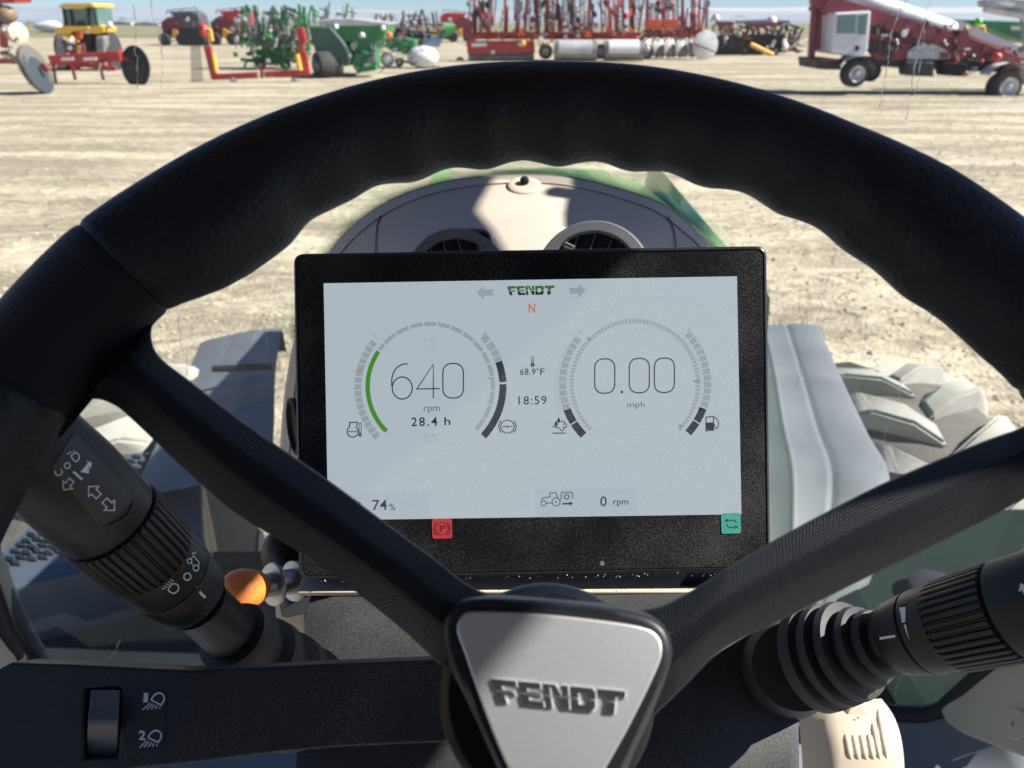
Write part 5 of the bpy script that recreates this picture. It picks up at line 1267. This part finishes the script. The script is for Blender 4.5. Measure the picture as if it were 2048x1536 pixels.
for k in range(9):
    x = 1298 + k * 11.5
    MB().lathe(b.P(x, 96, -.5 - (k % 2) * .3), (.75, -.65, .1), [(0, .62), (.03, .62), (.16, .25), (.2, 0)], 18).build("disc", M['gry'] if k % 2 else M['gryl'], b.r, smooth=40)
    MB().bar(b.P(x - 3, 66, -.3), b.P(x, 92, -.4), .10, .08).build("disc_arm", M['redm'], b.r)
b.part("side_disc", M['gryl'], lambda mb: mb.lathe(b.P(1404, 90, -1.0), (.25, -1, 0), [(0, .98), (.04, .96), (.14, .5), (.16, 0)], 30), smooth=40)
b.part("disc_bar", M['redm'], lambda mb: mb.bar(b.P(1380, 86, -1.3), b.P(1424, 104, -1.3), .08, .08))
# distant dark drill
t = tillage("dark drill with red boxes and long yellow ram left of the conveyor truck", "dark_drill", 1425, 1600, 46, 110, (M['blk'], M['redm']), 54, 21, "folded tillage tools", 12)
t.part("yellow_ram", M['yel'], lambda mb: mb.tube([t.P(1490, 87, -1.6), t.P(1534, 108, -1.6)], .16, 10), smooth=50)
t.slab("drill_box", M['redm'], [(1432, 42), (1462, 43), (1462, 52), (1432, 52)], -.8, .3); t.slab("drill_box", M['redm'], [(1492, 46), (1560, 44), (1560, 52), (1492, 54)], -.8, .3)
t.slab("lower_hull", M['blk'], [(1425, 72), (1560, 68), (1566, 92), (1520, 108), (1430, 108)], -.5, 1.2)
t.part("white_cap", M['wht'], lambda mb: [mb.ball(t.P(1432, 37), .3, 8), mb.ball(t.P(1543, 43), .42, 8)], smooth=180)

def clutter(b, x0, x1, y0, y1, n, ms, seed, dlo=-.9, dhi=.2):
    r = random.Random(seed)
    for k in range(n):
        x, y, d = r.uniform(x0, x1), r.uniform(y0, y1), r.uniform(dlo, dhi); m = r.choice(ms); t_ = r.random()
        if t_ < .45:
            a = r.choice((0, math.pi / 2, r.uniform(0, math.pi))); L = r.uniform(5, 16)
            MB().bar(b.P(x, y, d), b.P(x + L * math.cos(a), min(y + L * math.sin(a), y1 + 4), d + r.uniform(-.2, .2)), r.uniform(.04, .11)).build("strut", m, b.r)
        elif t_ < .7:
            pts = [b.P(x + k2_ * 4 * r.uniform(.5, 1.2), y + 5 * math.sin(k2_ * 1.1 + x), d) for k2_ in range(5)]
            MB().tube(pts, .025, 4).build("hose", M['blk'], b.r)
        elif t_ < .85:
            MB().box(b.P(x, y, d), (r.uniform(.1, .4), .1, r.uniform(.08, .25))).build("bracket", m, b.r)
        else:
            MB().lathe(b.P(x, y, d), (r.uniform(-.4, .4), -1, 0), [(0, .13), (.05, .13), (.06, .05), (.06, 0)], 10).build("hub_cap", r.choice((M['gryl'], M['gry'], m)), b.r, smooth=40)
bl_ = {o.name: o for o in bpy.data.objects}
class W_:
    pass
def again(name, gy):
    w = W_(); w.r = bpy.data.objects[name]; w.Y = GY(gy); w.u = 1
    w.P = lambda x, y, d=0.0: Vector((vp(x, y, w.Y).x, w.Y + d, vp(x, y, w.Y).z)); return w
def rods(b, x0, x1, n, ms, seed):
    r = random.Random(seed)
    for k in range(n):
        x = r.uniform(x0, x1); d = r.uniform(-.8, 2.2); y1 = r.uniform(40, 72); y0 = r.choice((-20, -20, r.uniform(-5, 30)))
        MB().bar(b.P(x, y1, d), b.P(x + r.uniform(-9, 9), y0, d + r.uniform(-.4, .4)), r.uniform(.05, .13), .09).build("wing_rod", r.choice(ms), b.r)
        if k % 3 == 0: MB().lathe(b.P(x + 3, r.uniform(2, 40), d), (r.uniform(-.5, .5), -1, r.uniform(-.3, .3)), [(0, .22), (.03, .22), (.08, .08), (.08, 0)], 12).build("wing_disc", r.choice((M['gry'], M['blk'], ms[0])), b.r, smooth=40)
rods(again("folded_cultivator", 122), 935, 1082, 26, [M['red'], M['redm'], M['blk'], M['gry']], 31)
rods(again("folded_cultivator.001", 122), 1086, 1282, 38, [M['red'], M['redm'], M['blk'], M['gry']], 32)
rods(again("folded_cultivator.002", 118), 1286, 1425, 22, [M['red'], M['redm'], M['gry']], 33)
clutter(again("folded_cultivator", 122), 930, 1080, 55, 108, 50, [M['red'], M['redm'], M['gry'], M['blk']], 61)
clutter(again("folded_cultivator.001", 122), 1084, 1282, 48, 92, 80, [M['red'], M['redm'], M['gry'], M['blk'], M['redo']], 62)
clutter(again("folded_cultivator.002", 118), 1284, 1425, 55, 92, 60, [M['red'], M['redm'], M['gry'], M['redo']], 63)
clutter(again("green_tillage_tool", 138), 476, 615, 20, 128, 70, [M['grn'], M['grnd'], M['gry'], M['blk'], M['redm']], 64, -1.2, 1)
clutter(again("green_seeder", 136), 762, 850, 72, 126, 36, [M['grn'], M['grnd'], M['gry']], 65)
clutter(again("green_wagon", 154), 700, 762, 88, 140, 26, [M['grn'], M['gry'], M['grnd']], 66)
clutter(again("yellow_tractor", 141), 142, 188, 70, 118, 30, [M['gry'], M['blk'], M['yel']], 67)
clutter(again("red_toolbar", 168), 100, 240, 114, 140, 22, [M['red'], M['gry'], M['redm']], 68, -.3, .9)
clutter(again("red_planter_wing", 187), -10, 50, 50, 130, 20, [M['red'], M['gry'], M['beige2']], 69)
clutter(again("baler", 91), 325, 405, 30, 84, 22, [M['redm'], M['blk'], M['gry']], 70, -.5, -.1)
clutter(again("baler.001", 90), 430, 500, 30, 84, 22, [M['red'], M['blk'], M['gry']], 71, -.5, -.1)
clutter(again("dark_drill", 110), 1425, 1600, 50, 104, 50, [M['blk'], M['redm'], M['gry']], 72)
# conveyor truck
t = Mach("conveyor_truck", "maroon truck carrying a long inclined white topped conveyor behind a white cab", "truck", 1820, 186)
P = t.P
def q4(*a): return list(a)
t.slab("cab", M['wht'], q4((1645, 104), (1652, 26), (1722, 22), (1716, 98), (1700, 112), (1668, 108)), -.9, 1.3, bevel=.06)
t.slab("cab_window", M['tealg'], q4((1657, 30), (1693, 29), (1690, 66), (1654, 66)), -.93, -.88)
t.slab("cab_window", M['tealg'], q4((1697, 30), (1714, 29), (1711, 68), (1695, 68)), -.93, -.88)
t.bars("window_post", M['gryl'], [((1694, 26), (1692, 70)), ((1655, 27), (1652, 70)), ((1716, 26), (1713, 70)), ((1655, 68), (1713, 69))], .06)
t.slab("door_handle", M['blk'], q4((1691, 90), (1698, 90), (1697, 100), (1691, 100)), -.97, -.9)
t.slab("bumper", M['blk'], q4((1620, 116), (1666, 116), (1664, 137), (1622, 136)), -.9, 1.4, bevel=.04)
t.bars("front_post", M['redm'], [((1632, -12), (1622, 116)), ((1640, -8), (1634, 100))], .22)
t.bars("headlight_bracket", M['gryl'], [((1628, 20), (1622, 80))], .06)
# conveyor
conv = t.part("conveyor_frame", M['redm'], lambda mb: [mb.bar(P(1640, 6, -.6), P(2110, 152, -.6), .22, .5), mb.bar(P(1640, 6, .9), P(2110, 152, .9), .22, .5), mb.bar(P(1640, -14, 0), P(1660, 14, 0), .6, .8)])
t.part("conveyor_belt_cover", M['gryl'], lambda mb: mb.tube([P(1690, -10, .2), P(1905, 66, .2)], .42, 14), smooth=50)
MB().bar(P(1900, 66, -.7), P(2110, 144, -.7), .10, .10).build("pale_edge", mat("dusty_pink_steel", (.5, .2, .2), .5), conv)
t.slab("body_frame", M['redm'], q4((1722, 32), (1768, 40), (1888, 78), (1896, 118), (1740, 118), (1724, 96)), -.6, -.3)
for pl in (q4((1731, 36), (1790, 50), (1788, 76), (1728, 68)), q4((1728, 76), (1744, 78), (1744, 106), (1726, 102)), q4((1748, 80), (1772, 84), (1772, 114), (1748, 110)), q4((1808, 60), (1852, 72), (1862, 82), (1808, 80))):
    t.slab("dark_opening", M['blk'], pl, -.63, -.6)
t.bars("upright_brace", M['redm'], [((1797, 52), (1793, 120)), ((1726, 28), (1722, 108)), ((1725, 70), (1790, 82))], .18)
LOGO = [(1798, 112), (1800, 102), (1812, 92), (1826, 84), (1840, 86), (1856, 90), (1872, 98), (1882, 108), (1880, 116), (1800, 117)]
lp = t.slab("mountain_badge", M['gryl'], LOGO, -.68, -.61)
mk = MB()
for k in range(6): mk.bar(P(1806 + k * 11, 103 - (3 - abs(k - 2.5)) * 2, -.69), P(1815 + k * 11, 99 - (3 - abs(k - 2.5)) * 2 + (k % 2) * 5, -.69), .05, .02)
mk.build("badge_lines", M['gry'], lp)
t.slab("chassis_rail", M['blk'], q4((1700, 112), (2000, 122), (2060, 130), (2060, 146), (1900, 140), (1712, 130)), -.5, .9)
t.slab("side_tank", M['blk'], q4((1790, 120), (1845, 122), (1845, 150), (1792, 148)), -.9, -.2, bevel=.05)
t.slab("tool_box", M['chassis'], q4((1862, 122), (1910, 124), (1908, 150), (1866, 148)), -.9, -.2, bevel=.05)
fw = t.wheel(1690, 144, 26, .5, -.85, M['tyred'], M['gryl'], name="front_wheel", hubr=.62)
t.wheel(1752, 144, 21, .5, .6, M['tyred'], M['gry'], name="middle_wheel")
rw = t.wheel(1980, 170, 31, .6, -.9, M['tyred'], M['gryl'], name="rear_wheel", hubr=.62)
t.part("wheel_arch", mat("blue_grey_arch", (.16, .18, .23), .6), lambda mb: mb.grid([[P(1690 + 38 * math.cos(a), 148 - 38 * math.sin(a), d) for a in [rad(20 + 16 * k) for k in range(9)]] for d in (-1.15, -.4)]), smooth=60)
t.part("rear_fender", M['wht'], lambda mb: mb.grid([[P(1984 + 46 * math.cos(a), 168 - 46 * math.sin(a), d) for a in [rad(2 + 15 * k) for k in range(11)]] for d in (-1.25, -.5)]), smooth=60)
t.slab("mud_flap", M['gryl'], q4((2034, 158), (2044, 160), (2044, 200), (2036, 198)), -1.1, -.6)
t.bars("support_jack", M['gryl'], [((1914, 88), (1910, 120)), ((1920, 88), (1918, 120))], .07)
t.part("red_cylinder", M['red'], lambda mb: [mb.ball(P(1963, 112, -1.0), .17, 10, (1.3, 1, 1)), mb.ball(P(1898, 108, -1), .09, 8), mb.ball(P(1886, 118, -1), .10, 8), mb.ball(P(1934, 120, -1), .08, 8)], smooth=180)
t.part("amber_beacon", M['yel'], lambda mb: [mb.ball(P(1909, 56, -.8), .10, 8), mb.tube([P(1922, 62, -.8), P(1924, 54, -.8), P(1944, 52, -.8), P(1946, 66, -.8)], .05, 6)], smooth=180)
t.slab("hitch_post", M['redm'], q4((1896, 60), (1912, 60), (1910, 92), (1888, 100)), -.9, -.5)
t.part("second_conveyor", M['wht'], lambda mb: mb.bar(P(1955, 50, 1.6), P(2120, 122, 1.6), .5, .32))
t.part("second_frame", M['redm'], lambda mb: mb.bar(P(1955, 62, 1.5), P(2120, 130, 1.5), .2, .3))
t.slab("side_marker", M['red'], q4((1897, 142), (1910, 143), (1910, 148), (1897, 148)), -.98, -.93)
# green trailer and auger spout behind the truck
t = Mach("green_trailer", "long green grain trailer behind the conveyor truck at right", "trailer", 1990, 120)
t.slab("body", M['grnd'], [(1898, 38), (2070, 44), (2070, 88), (2040, 80), (1980, 56), (1900, 50)], 0, 2.5, bevel=.04)
t.slab("badge", M['gryl'], [(2020, 52), (2060, 53), (2060, 60), (2022, 60)], -.05, -.01)
t.part("green_lamp", mat("lime_marker", (.08, .6, .12), .4), lambda mb: mb.ball(t.P(1953, 44, -.2), .28, 10), smooth=180)
t.wheel(1960, 108, 12, .5, 0); t.wheel(2030, 108, 12, .5, 0)
t.bars("landing_leg", M['gry'], [((1920, 50), (1920, 118))], .12)
t = Mach("grain_auger", "dark auger tube with silver spout high at the upper right corner", "auger", 2060, 126)
t.slab("spout", mat("galvanised_spout", (.33, .35, .37), .4, metal=.5, vary=.3, vscale=2), [(1962, 2), (1990, -6), (2080, 0), (2080, 24), (2038, 18), (1966, 14)], -.4, .6, bevel=.1)
t.slab("spout_glint_plate", M['wht'], [(1984, 4), (2010, 2), (2024, 8), (2014, 14), (1996, 10)], -.45, -.41)  # white plate painted in as a glint on the spout
t.part("auger_tube", M['gryl'], lambda mb: mb.tube([t.P(1970, 16), t.P(2120, 44)], .25, 12), smooth=50)
t.bars("auger_leg", M['gry'], [((2042, 30), (2052, 126)), ((2060, 30), (2066, 126))], .14)
# far-off things on the plain
def shed(label, x0, x1, y0, gy, m, D=12):
    t = Mach("shed", label, "shed", (x0 + x1) / 2, gy, "sheds on the plain")
    t.slab("wall", m, [(x0, y0 + (gy - y0) * .35), (x1, y0 + (gy - y0) * .35), (x1, gy), (x0, gy)], 0, D)
    t.slab("roof", M['gryl'], [(x0 - 1, y0 + (gy - y0) * .35), ((x0 + x1) / 2, y0), (x1 + 1, y0 + (gy - y0) * .35)], -1, D + 1)
shed("pale low shed far away between the yellow tractor and the balers", 222, 262, 43, 50, M['wht'])
shed("small white shed far away behind the water streaks", 268, 318, 44, 51, M['wht'])
shed("blue grey hangar on the plain left of the conveyor truck", 1480, 1580, 38, 47, mat("blue_shed", (.3, .38, .45), .7))
bush_m = mat("dusty_foliage", (.07, .09, .05), .9, vary=.3, vscale=1)
def bush(label, x, gy, wpx, hpx, seed):
    r = random.Random(seed); Y = GY(gy); u = (vp(x, gy - 1, Y).z - vp(x, gy, Y).z); mb = MB()
    for k in range(900):
        a, e, rr_ = r.uniform(0, 6.28), r.uniform(0, 1.5), r.uniform(.5, 1) ** .5
        c = gp(x, gy) + Vector((math.cos(a) * math.cos(e) * wpx * u * rr_ / 2, math.sin(a) * math.cos(e) * wpx * u * rr_ / 2, math.sin(e) * hpx * u * rr_)); s = u * r.uniform(.4, .9)
        n1, n2 = Vector((r.gauss(0, 1), r.gauss(0, 1), r.gauss(0, 1))).normalized() * s, Vector((r.gauss(0, 1), r.gauss(0, 1), r.gauss(0, 1))).normalized() * s
        mb.add([c, c + n1, c + n2], [(0, 1, 2)])
    o = mb.build("bush", bush_m, recalc=False); tag(o, label, "bush", "bushes on the plain")
bush("rounded dark bush far away right of the yellow tractor", 248, 50, 30, 16, 1)
bush("low blue green tree clump far away above the dark drill", 1480, 48, 60, 20, 2)
bush("small dark bush far away behind the white tank", 60, 52, 30, 10, 3)
clutter(again("conveyor_truck", 186), 1730, 1900, 40, 112, 46, [M['redm'], M['blk'], M['gry'], M['gryl']], 73, -.85, -.5)
clutter(again("conveyor_truck", 186), 1895, 2060, 92, 140, 46, [M['redm'], M['blk'], M['gryl'], M['grnd']], 74, -.9, -.2)
r = random.Random(99); mb = MB()
for k in range(7000):
    y = 2.8 + 30 * r.random() ** 1.6; x = r.uniform(-.75, .75) * (y + 2.5); s = r.uniform(.008, .03) * (1 + y * .02)
    c = Vector((x, y, s * .2)); q = [c + Vector((r.uniform(.6, 1.2) * s * math.cos(a), r.uniform(.6, 1.2) * s * math.sin(a), 0)) for a in (0, 1.3, 2.5, 3.8, 5.0)]
    mb.add(q + [c + Vector((r.uniform(-.3, .3) * s, r.uniform(-.3, .3) * s, s * r.uniform(.4, .9)))], [(i, (i + 1) % 5, 5) for i in range(5)])
tag(mb.build("clods", mat("dry_soil_clod", (.44, .385, .29), .95, vary=.2, vscale=2), recalc=False), "loose clods of dry soil scattered over the yard", "soil clods")["kind"] = "stuff"
